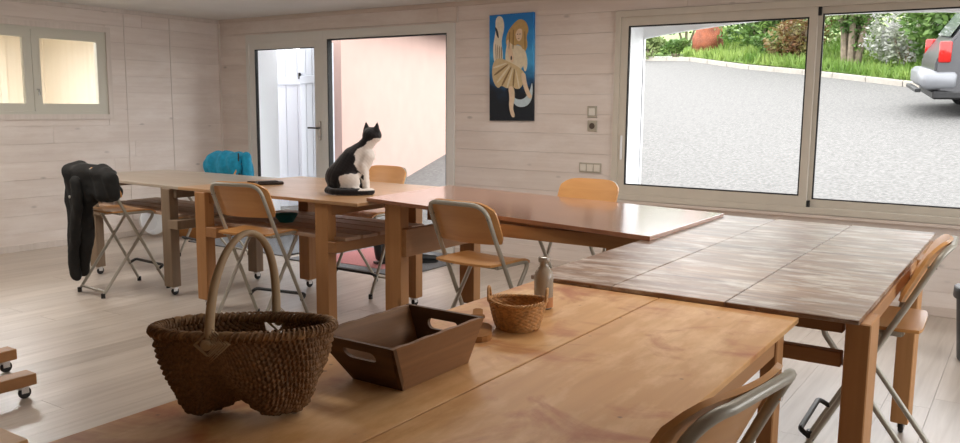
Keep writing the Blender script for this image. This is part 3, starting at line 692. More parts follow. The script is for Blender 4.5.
# ================================================================ CHAIRS
def make_chair(label):
    """folding high chair of grey tube with honey plywood seat and back; faces +y, origin on the floor"""
    t = thing('folding_chair', label, 'chair', group='folding chairs around the tables'); S = 1.07
    R_ = .0125
    def sc(p): return [Vector(q)*S for q in p]
    # back frame: front foot, up past the seat to the back, across the top and down again
    pts = [(-.21, .25, .02), (-.19, -.120, .74), (-.185, -.215, .94), (.185, -.215, .94), (.19, -.120, .74), (.21, .25, .02)]
    P = [Vector(p) for p in pts]
    a = fillet([P[0], P[1], P[2], P[3], P[4], P[5]], .075, 6)
    for q in a:   # the bow of the back follows the sitter
        if q.z > .85: q.y -= .03*(1-(q.x/.19)**2)
    MB().tube(sc(a), R_, 8).build('back_frame', 'tube', t, True)
    pts = [(-.175, -.25, .02), (-.185, .185, .60), (-.185, -.02, .606)]
    for s in (-1, 1):
        MB().tube(sc([(s*abs(p.x), p.y, p.z) for p in fillet([(s*.175, -.25, .02), (s*.182, .19, .612), (s*.18, -.10, .612)], .07, 6)]), R_, 8).build('seat_leg', 'tube', t, True)
    MB().tube(sc([(-.176, -.235, .045), (.176, -.235, .045)]), .010, 8).build('rear_bar', 'tube', t, True)
    MB().tube(sc([(-.182, -.10, .612), (.182, -.10, .612)]), .010, 8).build('seat_bar', 'tube', t, True)
    MB().tube(sc(fillet([(-.205, .17, .155), (-.205, .225, .185), (.205, .225, .185), (.205, .17, .155)], .045, 5)), .0115, 8).build('foot_rest', 'black', t, True)
    for x, y in ((-.21, .252), (.21, .252), (-.175, -.252), (.175, -.252)):
        MB().tube(sc([(x, y, 0), (x, y, .035)]), .0165, 10).build('foot_cap', 'black', t, True)
    # seat: thin ply with rounded corners, dropping at the front edge
    def slab(nu, nv, fn, th):
        top = [fn(i/nu*2-1, j/nv*2-1) for j in range(nv+1) for i in range(nu+1)]
        me = [Vector(p) for p in top]; vs = []; fs = []; w_ = nu+1
        nrm = []
        for j in range(nv+1):
            for i in range(nu+1):
                a = me[j*w_+min(i+1, nu)]-me[j*w_+max(i-1, 0)]; b = me[min(j+1, nv)*w_+i]-me[max(j-1, 0)*w_+i]; nrm.append(a.cross(b).normalized())
        n = len(me); vs = me+[p-q*th for p, q in zip(me, nrm)]
        for j in range(nv):
            for i in range(nu): k = j*w_+i; fs += [(k, k+1, k+1+w_, k+w_), (n+k, n+k+w_, n+k+1+w_, n+k+1)]
        edge = [i for i in range(w_)]+[j*w_+nu for j in range(1, nv+1)]+[nv*w_+i for i in range(nu-1, -1, -1)]+[j*w_ for j in range(nv-1, 0, -1)]
        for p, q in zip(edge, edge[1:]+edge[:1]): fs.append((p, n+p, n+q, q))
        mb = MB(); mb.add([v*S for v in vs], fs); return mb
    def squircle(u, v, k=.16):
        # squeeze the corners of the square into rounded ones
        return u*math.sqrt(1-k*v**6), v*math.sqrt(1-k*u**6)
    def seat(u, v):
        a, b = squircle(u, v, .10); y = .02+b*.185; return (a*.19, y, .634-.03*max(0, (b-.45)/.55)**2-.006*(1-a*a))
    slab(10, 12, seat, .012).build('seat', 'chairwood', t, True)
    def back(u, v):
        a, b = squircle(u, v, .30 if v > 0 else .12); z = .845+b*.112
        y = -.120-.095*(z-.74)/.2+.032-.03*(1-a*a)+.012*(a*a); return (a*.213, y, z)
    slab(14, 8, back, -.012).build('backrest', 'chairwood', t, True)
    for s in (-1, 1): MB().tube(sc([(s*.186, -.196, .87), (s*.186, -.165, .87)]), .007, 8).build('rivet', 'chrome', t, True)
    return t
CH = [(-6.17, 3.91, -4, 'folding chair with the black coat hung over its back'),
      (-4.375, 3.788, 11.5, 'folding chair drawn up to the plywood table, behind the willow basket'),
      (-2.56, 3.83, -4, 'folding chair drawn up to the red brown varnished table, back to the tray'),
      (-6.83, 5.36, 172, 'folding chair with the turquoise jacket hung over its back'),
      (-4.52, 5.12, 180, 'folding chair behind the cat, facing it across the plywood table'),
      (-2.60, 5.08, 180, 'folding chair between the varnished table and the wall below the sockets'),
      (-.49, 3.72, 92, 'folding chair pushed in at the long side of the worn streaked table'),
      (-.63, 1.545, 81, 'folding chair pushed in at the right side of the table with the baskets')]
c0 = make_chair(CH[0][3])
for i, (x, y, a, lab) in enumerate(CH):
    c = c0 if i == 0 else copy_tree(c0)
    c.location = (x, y, 0); c.rotation_euler = (0, 0, math.radians(a)); c['label'] = lab

# ================================================================ THINGS ON THE FOREGROUND TABLE
TZ = .8565
def build_willow_basket():
    t = thing('willow_basket', 'large dark brown willow basket with a tall hoop handle and twin lobed base', 'basket', (-1.372, 1.145, TZ), math.radians(33))
    A, B, D = .178, .088, .190
    prof = [(-1.0, 0.0), (-.97, -.18), (-.88, -.48), (-.77, -.76), (-.63, -.95), (-.47, -1.0), (-.30, -.94), (-.13, -.84), (0, -.79)]
    prof = prof+[(-a, b) for a, b in prof[-2::-1]]
    # resample the profile evenly
    P = [Vector((a*A, b*D, 0)) for a, b in prof]; Ls = [0]
    for a, b in zip(P, P[1:]): Ls.append(Ls[-1]+(b-a).length)
    def at(s):
        s *= Ls[-1]
        for k in range(len(P)-1):
            if s <= Ls[k+1]+1e-9:
                f = (s-Ls[k])/(Ls[k+1]-Ls[k]); q0 = P[max(k-1, 0)]; q1 = P[k]; q2 = P[k+1]; q3 = P[min(k+2, len(P)-1)]
                return .5*((2*q1)+(q2-q0)*f+(2*q0-5*q1+4*q2-q3)*f*f+(3*q1-q0-3*q2+q3)*f**3)
        return P[-1]
    NS, NV = 300, 230; ribs = 46; rows = 88
    vs = []; H = D
    def surf(s, v):
        k = math.sqrt(max(0, 1-v*v)); q = at(s); kk = .02+.98*k
        return Vector((q.x*kk, v*B*(1-.0*k), H+q.y*(k**.8)*1.0+.0))
    for j in range(NV+1):
        v = -math.cos(PI*(j+.0)/NV)*.992
        for i in range(NS+1):
            s = i/NS; p = surf(s, v); e = 1e-3
            a = surf(min(1, s+e), v)-surf(max(0, s-e), v); b = surf(s, min(.999, v+e))-surf(s, max(-.999, v-e)); n = a.cross(b)
            n = n.normalized() if n.length > 1e-12 else Vector((0, 0, -1))
            row = math.acos(max(-1, min(1, v)))/PI*rows; par = 1 if int(row) % 2 == 0 else -1
            ph = math.sin(2*PI*s*ribs/2*1.0)*par; rod = abs(math.sin(PI*row))
            fade = max(0, math.sqrt(1-v*v)-.12)
            p = p+n*((.0036*ph+.0032*(rod-.5))*min(1, fade*1.6)+.004*math.sin(s*23+v*9)*fade); vs.append(p)
    fs = [(j*(NS+1)+i, j*(NS+1)+i+1, (j+1)*(NS+1)+i+1, (j+1)*(NS+1)+i) for j in range(NV) for i in range(NS)]
    zmin = min(p.z for p in vs); dz = -zmin
    mb = MB(); mb.add([p+Vector((0, 0, dz)) for p in vs], fs)
    o = mb.build('woven_body', 'willow', t); so = o.modifiers.new('thick', 'SOLIDIFY'); so.thickness = .005
    for p in o.data.polygons: p.use_smooth = True
    HZ = H+dz
    # rim of bound rods
    n = 120; pts = [(A*math.cos(2*PI*k/n), B*math.sin(2*PI*k/n), HZ+.004*math.sin(6*PI*k/n)) for k in range(n)]
    mb = MB(); mb.tube(pts, [.0095+.0018*math.sin(k*1.9) for k in range(n)], 8, True)
    rim = mb.build('rim', 'willowrim', t, True)
    mb = MB(); m_ = 900; turns = 95
    for ph in (0, PI):
        q = []
        for k in range(m_):
            a = 2*PI*k/m_; c, s = math.cos(a), math.sin(a); r = .0105; w_ = a*turns/2+ph
            q.append((c*(A+r*math.cos(w_)), s*(B+r*math.cos(w_)), HZ+r*math.sin(w_)))
        mb.tube(q, .0024, 4, True)
    mb.build('binding', 'willow', rim, True)
    # hoop handle across the short side
    pts = []
    for k in range(41):
        a = PI*k/40; pts.append((.012*math.sin(a), -(B+.004)*math.cos(a), HZ-.012+.215*math.sin(a)**.8))
    mb = MB(); mb.tube(pts, [.0082-.0016*math.sin(PI*k/40) for k in range(41)], 10); mb.build('hoop_handle', 'hoop', t, True)
    # woven diamond knots where hoop meets rim
    for s in (-1, 1):
        mb = MB()
        for ring_ in range(7):
            r = .008+ring_*.0055; y = s*(B+.013-.0012*ring_)
            q = [(r, y, HZ-.012), (0, y, HZ-.012+r), (-r, y, HZ-.012), (0, y, HZ-.012-r)]
            mb.tube(q, .0036, 5, True)
        mb.ell((0, s*(B+.012), HZ-.012), (.012, .004, .012))
        mb.build('diamond_knot', 'hoop', t, True)
    for ch in list(t.children)+[g for c in t.children for g in c.children]:
        for v in ch.data.vertices: v.co.x += .48*v.co.y      # the old basket has gone lopsided
    return t
build_willow_basket()

def build_tray():
    t = thing('wooden_tray', 'dark wooden tray with sloping sides and slot handles', 'tray', (-1.2665, 1.5875, TZ), 0)
    b0 = (-.080, -.135, .078, .135); r0 = (-.128, -.222, .122, .142); H = .128; th = .011
    def side(pA, pB, pC, pD, inward, mat, name, slot=False):
        a, b, c, d = map(Vector, (pA, pB, pC, pD)); nI = Vector(inward)*th
        mb = MB()
        if not slot:
            # uneven upper edge
            n = 14; top = [d+(c-d)*k/n+Vector((0, 0, .0012*math.sin(k*1.7))) for k in range(n+1)]; mb.prism([a, b]+top[::-1], nI)
        else:
            P = lambda u, v: (a*(1-u)+b*u)*(1-v)+(d*(1-u)+c*u)*v
            us = [0, .28, .72, 1]; v0, v1 = .58, .80
            n = 8; hole = []
            for k in range(n+1): q = -PI/2+PI*k/n; hole.append((.66+.06*math.cos(q), (v0+v1)/2+(v1-v0)/2*math.sin(q)))
            for k in range(n+1): q = PI/2+PI*k/n; hole.append((.34+.06*math.cos(q), (v0+v1)/2+(v1-v0)/2*math.sin(q)))
            out = []
            m_ = len(hole)
            for hu, hv in hole:
                dx, dy = hu-.5, hv-.69
                k = min((.5/abs(dx)) if dx else 9e9, ((.31 if dy > 0 else .69)/abs(dy)) if abs(dy) > 1e-9 else 9e9); out.append((.5+dx*k, .69+dy*k))
            # add exact corners by snapping the nearest outer samples
            for cu, cv in ((0, 0), (1, 0), (1, 1), (0, 1)):
                i = min(range(m_), key=lambda i: (out[i][0]-cu)**2+(out[i][1]-cv)**2); out[i] = (cu, cv)
            vs = [P(*h) for h in hole]+[P(*q) for q in out]; vs += [v+nI for v in vs]; N = 2*m_; fs = []
            for i in range(m_):
                j = (i+1) % m_; fs += [(i, j, m_+j, m_+i), (N+i, N+m_+i, N+m_+j, N+j), (i, N+i, N+j, j), (m_+i, m_+j, N+m_+j, N+m_+i)]
            mb.add(vs, fs)
        return mb.build(name, mat, t)
    (x0, y0, x1, y1), (X0, Y0, X1, Y1) = b0, r0
    side((x0, y0, 0), (x0, y1, 0), (X0, Y1, H), (X0, Y0, H), (1, 0, 0), 'darkwood', 'side_board')
    side((x1, y0, 0), (x1, y1, 0), (X1, Y1, H), (X1, Y0, H), (-1, 0, 0), 'darkwood', 'side_board')
    side((x0, y0, 0), (x1, y0, 0), (X1, Y0, H), (X0, Y0, H), (0, 1, 0), 'darkwoodX', 'end_board', True)
    side((x0, y1, 0), (x1, y1, 0), (X1, Y1, H), (X0, Y1, H), (0, -1, 0), 'darkwoodX', 'end_board', True)
    MB().bbox(x0+.008, x1-.008, y0+.008, y1-.008, .004, .016, .001).build('base_board', 'darkwood', t)
build_tray()

def build_small_basket():
    t = thing('cane_basket', 'small round tan cane basket with two ring handles', 'basket', (-1.262, 2.09, TZ), math.radians(25)); t.scale = (.87, .87, .87)
    n, m = 120, 40; vs = []; H = .092
    for j in range(m+1):
        f = j/m
        for i in range(n):
            a = 2*PI*i/n; row = f*15; par = 1 if int(row) % 2 == 0 else -1
            r = .066+.026*f**.8+  .0018*math.sin(a*22)*par+.0014*abs(math.sin(PI*row)); vs.append((r*1.06*math.cos(a), r*.94*math.sin(a), .006+f*H+.004*math.cos(2*a)*f))
    fs = [(j*n+i, j*n+(i+1) % n, (j+1)*n+(i+1) % n, (j+1)*n+i) for j in range(m) for i in range(n)]
    mb = MB(); mb.add(vs, fs); o = mb.build('woven_wall', 'cane', t)
    for p in o.data.polygons: p.use_smooth = True
    so = o.modifiers.new('thick', 'SOLIDIFY'); so.thickness = .004
    MB().lathe([(0, .004), (.060, .004), (.066, .0), (.070, .006), (.066, .012), (0, .012)], 40).build('base', 'cane', t, True)
    mb = MB()
    for ph in (0, 2.1, 4.2):
        q = []
        for k in range(240):
            a = 2*PI*k/240; w_ = a*16+ph; r = .0045
            q.append(((.0985+r*math.cos(w_))*math.cos(a), (.0875+r*math.cos(w_))*math.sin(a), .098+.004*math.cos(2*a)+r*math.sin(w_)))
        mb.tube(q, .0036, 5, True)
    mb.build('plaited_rim', 'cane', t, True)
    for s in (-1, 1):
        q = [(s*(.098+.004*math.sin(PI*k/20)), .030*math.cos(PI*k/20), .098+.046*math.sin(PI*k/20)) for k in range(21)]
        mb = MB(); mb.tube(q, .0048, 8); mb.build('ring_handle', 'cane', t, True)
build_small_basket()

def build_bottle():
    m, nt, b = newmat('cloudy_bottle_glass'); b.inputs['Base Color'].default_value = srgb(188, 178, 162); b.inputs['Roughness'].default_value = .15; b.inputs['Transmission Weight'].default_value = .4; b.inputs['IOR'].default_value = 1.45
    t = thing('bottle', 'small cloudy grey glass bottle standing by the cane basket', 'bottle', (-1.325, 2.36, TZ))
    MB().lathe([(0, 0), (.027, 0), (.0315, .005), (.032, .10), (.030, .118), (.022, .134), (.0155, .142), (.0145, .152), (.0145, .160)], 28).build('body', m, t, True)
    MB().lathe([(0.0, .156), (.0185, .156), (.0195, .160), (.0195, .170), (.018, .173), (.011, .174), (.010, .171), (0, .171)], 24).build('lip', m, t, True)
    M['amber'] = plain('amber_sediment', srgb(176, 112, 54), .5); MB().lathe([(0, .004), (.0323, .006), (.0326, .036), (.0320, .040), (0, .040)], 28).build('amber_band', 'amber', t, True)
build_bottle()
def build_paddle():
    # rounded little board lying partly beneath the cane basket's edge
    pts = []
    a, b = Vector((-1.275, 1.885, 0)), Vector((-1.46, 2.17, 0)); u = (b-a).normalized(); n = Vector((-u.y, u.x, 0))
    t = thing('wooden_paddle', 'small brown wooden board with rounded end and short handle', 'board', (a.x, a.y, TZ))
    L_ = (b-a).length; out = []
    for k in range(9): q = PI/2+PI*k/8; out.append((.045+.045*math.cos(q), .045*math.sin(q)))
    out += [(.13, -.045), (.155, -.034), (.165, -.016), (L_-.015, -.016), (L_, -.008), (L_, .008), (L_-.015, .016), (.165, .016), (.155, .034), (.13, .045)]
    mb = MB(); mb.prism([u*x+n*y for x, y in out], (0, 0, .017)); mb.build('blade', 'paddle', t)
    mb = MB(); mb.lathe([(0, .016), (.02, .016), (.024, .019), (.022, .026), (.012, .029), (0, .030)], 18, tuple(u*.215+n*.0)); mb.build('knob', 'paddle', t, True)
build_paddle()

# ================================================================ CAT
def build_cat():
    mb = MB(); E = mb.ell
    def cap(a, b, ra, rb, n=6):
        a, b = Vector(a), Vector(b)
        for k in range(n+1): f = k/n; E(a.lerp(b, f), ra+(rb-ra)*f)
    # trunk: haunches, rising back, deep chest, neck
    E((-.065, 0, .112), (.122, .102, .112)); cap((-.05, 0, .14), (.015, 0, .245), .105, .085); cap((.015, 0, .245), (.085, 0, .315), .083, .058)
    cap((.05, 0, .17), (.105, 0, .265), .072, .066); cap((.085, 0, .315), (.135, 0, .375), .056, .05)
    for s in (-1, 1):
        cap((.085, s*.038, .20), (.108, s*.034, .025), .036, .021); E((.122, s*.034, .016), (.032, .021, .016))       # front legs, paws
        E((-.01, s*.075, .085), (.085, .045, .082)); cap((.02, s*.09, .04), (.075, s*.085, .022), .03, .022)           # thighs, hind feet
    # tail lies round the near side
    tl = [(-.15, -.03, .035), (-.155, -.085, .026), (-.11, -.13, .023), (-.03, -.145, .022), (.06, -.14, .022), (.125, -.115, .022), (.155, -.085, .02)]
    for a, b in zip(tl, tl[1:]): cap(a, b, .024, .024, 4)
    # head turned away towards the window
    hd = Vector((.148, .012, .408)); q = math.radians(58); fw = Vector((math.cos(q), math.sin(q), -.05)).normalized(); sd = Vector((-fw.y, fw.x, 0)).normalized(); up = Vector((0, 0, 1))
    E(hd, (.070, .072, .060)); E(hd+fw*.035-up*.014, (.034, .034, .028)); E(hd+fw*.056-up*.017, (.016, .018, .014))
    for s in (-1, 1): E(hd+fw*.018+sd*s*.03-up*.012, .03)
    for s in (-1, 1):
        for k in range(9):
            f = k/8; E(hd+sd*s*(.040+.012*f)+up*(.030+.062*f)-fw*.004, (.028*(1-f)+.004, .028*(1-f)+.004, .012), seg=10, rings=6)
    o = remesh(mb, 'cat', attrmat('cat_fur', .85, .3), None, .0065, 5, lambda c: .0012*math.sin(c.x*190+c.z*90)*math.sin(c.y*150+c.z*160))
    BK, WH, PK = (.012, .010, .011, 1), (.78, .72, .66, 1), (.02, .014, .014, 1)
    def col(c, n):
        x, y, z = c
        wob = .008*math.sin(z*70)+.006*math.sin(x*90+y*60)
        # bib and chest
        if .03 < z < .39:
            edge = np.interp(z, [.03, .10, .16, .22, .28, .325, .36, .39], [.075, .078, .062, .030, .032, .070, .125, .17])
            if x+wob > edge and not (abs(z-.145+.9*(x-.06)) < .018 and y < 0 and x < .10): return WH
        # lower face
        d = Vector(c)-hd
        if d.dot(fw) > .030 and d.z < -.008: return WH
        # haunch patch
        if y < -.03 and .045+wob*.5 < z < .150+wob and -.065 < x+wob < .08 and z < .15-.35*max(0, -x) and not (y < -.118 and z < .05): return WH
        if z < .03 and x > .085 and y > -.075: return WH
        return BK
    o.data.update(); paint(o.data, col)
    for s in (-1, 1):
        e = MB(); e.ell(hd+fw*.052+sd*s*.022+up*.008, .008); e.build('eye', plain('cat_eye', srgb(150, 160, 60), .1), o, True)
    e = MB(); e.ell(hd+fw*.070-up*.012, (.006, .007, .005)); e.build('nose', plain('cat_nose', srgb(150, 96, 90), .5), o, True)
    o.location = (-4.01, 4.335, .908); o.rotation_euler = (0, 0, math.radians(34)); o.scale = (1, 1, 1)
    tag(o, 'black and white cat sitting upright on the table, looking out', 'cat')
build_cat()

# ================================================================ CLOTHES AND SMALL THINGS
def cloth_noise(a, f):
    return lambda c: a*(math.sin(c.x*f*1.3+c.z*f*.35)+.7*math.sin(c.y*f*1.1+c.x*f*.6-c.z*f*.22)+.4*math.sin(c.z*f*.9+c.x*f*2))
def build_clothes():
    # black coat over the back of the first chair (that chair faces +y, its back at y = 3.68)
    mb = MB(); E = mb.ell
    for k in range(13):
        f = k/12; z = .98-f*.76
        cx = -6.30+.01*math.sin(f*5)+(.035*max(0, f-.55)); wx = np.interp(f, [0, .1, .5, .8, 1], [.13, .15, .15, .14, .12])
        E((cx, 3.63+.02*math.sin(f*4), z), (wx, np.interp(f, [0, .5, 1], [.085, .075, .06]), .075))
    for k in range(7):   # collar and shoulder lying over the top of the back
        f = k/6; E((-6.37+.36*f, 3.685+.03*f, 1.0-.02*f), (.07, .10, .058))
    for k in range(8):   # front flap and sleeve on the table side
        f = k/7; E((-6.29+.22*math.sin(f*1.2), 3.80+.03*f, .97-.15*f), (.08, .05, .055))
    for k in range(6):
        for q in range(4 if k < 3 else 3): E((-6.36+.083*k, 3.63+.014*k, .975-.07*q-.01*abs(k-2)), (.08, .06, .06))
    for k in range(5): f = k/4; E((-6.06+.05*f, 3.71, .98-.10*f), (.045, .055, .05))
    c = thing('coat', 'long black coat hanging down over a chair back by the grey table', 'coat', (0, 0, 0))
    remesh(mb, 'body', 'coat', c, .018, 14, cloth_noise(.009, 34))
    mb = MB()
    for k in range(9):
        f = k/8; z = .90-f*.72; mb.ell((-6.19+.02*math.sin(f*6)-.06*f, 3.56, z), (.062, .045, .07))
    remesh(mb, 'sleeve', 'coat', c, .018, 14, cloth_noise(.005, 38))
    MB().ell((-6.20, 3.515, .80), (.012, .006, .012)).build('button', plain('pale_button', srgb(170, 168, 160), .4), c, True)
    # turquoise jacket over the far chair (faces -y, back at y = 5.57)
    mb = MB()
    for k in range(9):
        f = k/8; mb.ell((-7.03+.42*f, 5.57, 1.0+.012*math.sin(f*PI)-.04*max(0, f-.8)), (.075, .085, .042)); mb.ell((-7.03+.42*f, 5.63, .83), (.08, .05, .20)); mb.ell((-7.03+.42*f, 5.475, .90), (.08, .04, .12))
    t = thing('jacket', 'turquoise fleece jacket hanging over the back of a chair', 'jacket')
    remesh(mb, 'body', 'blue', t, .018, 12, cloth_noise(.008, 30))
    mb = MB()
    for k in range(6): f = k/5; mb.ell((-6.56+.05*f, 5.56-.02*f, .99-.25*f), (.05, .06, .06))
    remesh(mb, 'sleeve', 'blue', t, .018, 3, cloth_noise(.005, 36))
    MB().tube([(-6.60, 5.50, 1.04), (-6.57, 5.475, .97), (-6.56, 5.47, .80)], .008, 6).build('cord', 'black', t, True)
build_clothes()

def build_small():
    # dark pouch with its strap on the plywood table
    t = thing('leather_pouch', 'dark flat leather pouch with a strap on the plywood table', 'pouch', (-4.95, 4.42, .9055), math.radians(62)); t.scale = (.62, .8, .8)
    M['leather'] = plain('dark_leather', srgb(46, 34, 28), .5, bump=.2, nscale=40)
    MB().bbox(-.17, .17, -.055, .055, .001, .03, .012).build('body', 'leather', t)
    MB().bbox(-.16, .10, -.05, .05, .03, .038, .004).build('flap', 'leather', t)
    MB().tube(fillet([(.15, .03, .012), (.22, .10, .01), (.10, .20, .01), (-.08, .18, .01), (-.2, .26, .01)], .06), .008, 6).build('strap', 'leather', t, True)
    # door mats
    M['matgrey'] = plain('grey_mat_pile', srgb(122, 124, 128), .95, noise=.2, nscale=60, bump=.5); M['matpink'] = plain('pink_mat_pile', srgb(186, 120, 120), .95, noise=.15, nscale=60, bump=.5)
    t = thing('door_mat', 'grey door mat with a faded pink middle, before the window', 'mat', (-5.25, 6.2, 0))
    MB().bbox(-.85, .62, -.56, .62, 0, .012, .004).build('border', 'matgrey', t); MB().bbox(-.60, .28, -.42, .42, .012, .016, .002).build('pink_panel', 'matpink', t)
    t = thing('door_mat', 'plain grey door mat inside the glazed door', 'mat', (-7.0, 6.2, 0)); MB().bbox(-.75, .75, -.46, .6, 0, .012, .004).build('pile', 'matgrey', t)
    MB().box(-.77, -.75, -.46, .6, 0, .014).build('edging', 'black', t); MB().box(.75, .77, -.46, .6, 0, .014).build('edging', 'black', t)
    # rubber boots, two things
    M['rubber'] = plain('dark_rubber', srgb(34, 36, 38), .35)
    for i, (x, y, a, lab) in enumerate(((-5.16, 5.98, 62, 'dark rubber boot on the pink and grey mat, the one by the table legs'), (-4.92, 6.22, 50, 'dark rubber boot on the pink and grey mat, the one by the window'))):
        t = thing('rubber_boot', lab, 'boot', (x, y, .0165), math.radians(a), 'pair of rubber boots')
        mb = MB()
        for k in range(10): f = k/9; mb.ell((-.015*math.sin(f*3), 0, .06+.29*f), (.056+.012*f, .054+.012*f, .04))
        for k in range(6): f = k/5; mb.ell((.03+.135*f, 0, .052-.012*f), (.055, .048-.004*f, .045-.01*f))
        remesh(mb, 'shaft', 'rubber', t, .012, 4)
        mb = MB(); mb.prism([(-.062, -.04, 0), (.10, -.046, 0), (.19, -.042, 0), (.225, 0, 0), (.19, .042, 0), (.10, .046, 0), (-.062, .04, 0)], (0, 0, .022)); mb.build('sole', 'black', t)
    # clutter by the far corner
    t = thing('wooden_crate', 'old wooden crate with slatted sides in the far corner', 'crate', (-8.06, 6.06, 0), math.radians(4))
    for k in range(3):
        z = .02+k*.125
        for s in (-1, 1): MB().bbox(-.2, .2, s*.15-.008, s*.15+.008, z, z+.105, .003).build('slat', 'cane' if k == 1 else 'paddle', t); MB().bbox(s*.2-.008, s*.2+.008, -.14, .14, z, z+.105, .003).build('slat', 'paddle', t)
    MB().box(-.195, .195, -.145, .145, .0, .015).build('base', 'paddle', t)
    t = thing('cardboard_box', 'open cardboard box beside the mat at the far wall', 'box', (-8.1, 6.55, 0), math.radians(-4))
    mb = MB(); mb.box(-.24, .24, -.17, -.165, .005, .3); mb.box(-.24, .24, .165, .17, .005, .3); mb.box(-.24, -.235, -.165, .165, .005, .3); mb.box(.235, .24, -.165, .165, .005, .3); mb.box(-.24, .24, -.17, .17, 0, .005); mb.build('body', 'cardboard', t)
    mb = MB(); mb.prism([(-.24, -.17, .3), (.24, -.17, .3), (.24, -.29, .26), (-.24, -.29, .26)], (0, 0, .004)); mb.build('flap', 'cardboard', t)
    mb = MB(); mb.prism([(-.24, .17, .3), (.24, .17, .3), (.24, .27, .36), (-.24, .27, .36)], (0, 0, .004)); mb.build('flap', 'cardboard', t)
    t = thing('wash_tub', 'white round plastic tub leaning against the left wall', 'tub', (-8.47, 5.72, .175)); t.rotation_euler = (0, math.radians(78), math.radians(4)); t.scale = (.62, .62, .62)
    MB().lathe([(0, 0), (.20, 0), (.26, .14), (.275, .15), (.268, .155), (.25, .145), (.19, .012), (0, .012)], 32).build('shell', 'white', t, True)
    t = thing('plastic_bowl', 'small teal bowl on the slatted shelf under the plywood table', 'bowl', (-4.62, 4.28, .6545))
    MB().lathe([(0, 0), (.05, 0), (.09, .06), (.086, .062), (.047, .006), (0, .006)], 24).build('shell', 'alder', t, True)
    # bin by the right
    t = thing('waste_bin', 'black ribbed waste bin near the back wall', 'bin', (-.165, 5.80, 0))
    MB().lathe([(0, 0), (.135, 0), (.14, .01), (.17, .40), (.166, .40), (.132, .012), (0, .012)], 36).build('shell', 'binblack', t, True)
    MB().lathe([(.166, .39), (.184, .39), (.188, .40), (.186, .455), (.180, .46), (.168, .455)], 36).build('rim', 'binblack', t, True)
    # wall fittings
    def plate(nm, x, z, w_, h_, label, cat):
        t = thing(nm, label, cat, (x, YB, z)); MB().bbox(-w_/2, w_/2, -.012, 0, -h_/2, h_/2, .003).build('plate', plain('fitting_plastic', srgb(176, 168, 152), .4), t); return t
    t = plate('light_switch', -3.415, 1.487, .095, .105, 'white light switch on the planked wall above the round socket', 'switch'); MB().bbox(-.03, .03, -.02, -.010, -.034, .034, .003).build('rocker', plain('switch_rocker', srgb(226, 222, 212), .35), t)
    t = plate('power_socket', -3.41, 1.358, .095, .10, 'single power socket with round recess below the light switch', 'socket')
    mb = MB().lathe([(.0, .0), (.026, .0), (.028, .004), (0, .004)], 24); mb.v = [(x, -.011-z, y) for x, y, z in mb.v]; mb.build('recess', plain('socket_recess', srgb(84, 72, 62), .5), t, True)
    t = plate('triple_socket', -3.42, .972, .225, .09, 'wide triple socket plate above the chair near the big window', 'socket')
    for k in (-1, 0, 1): MB().bbox(k*.07-.03, k*.07+.03, -.018, -.010, -.032, .032, .003).build('insert', plain('socket_insert', srgb(222, 216, 204), .4), t)
build_small()

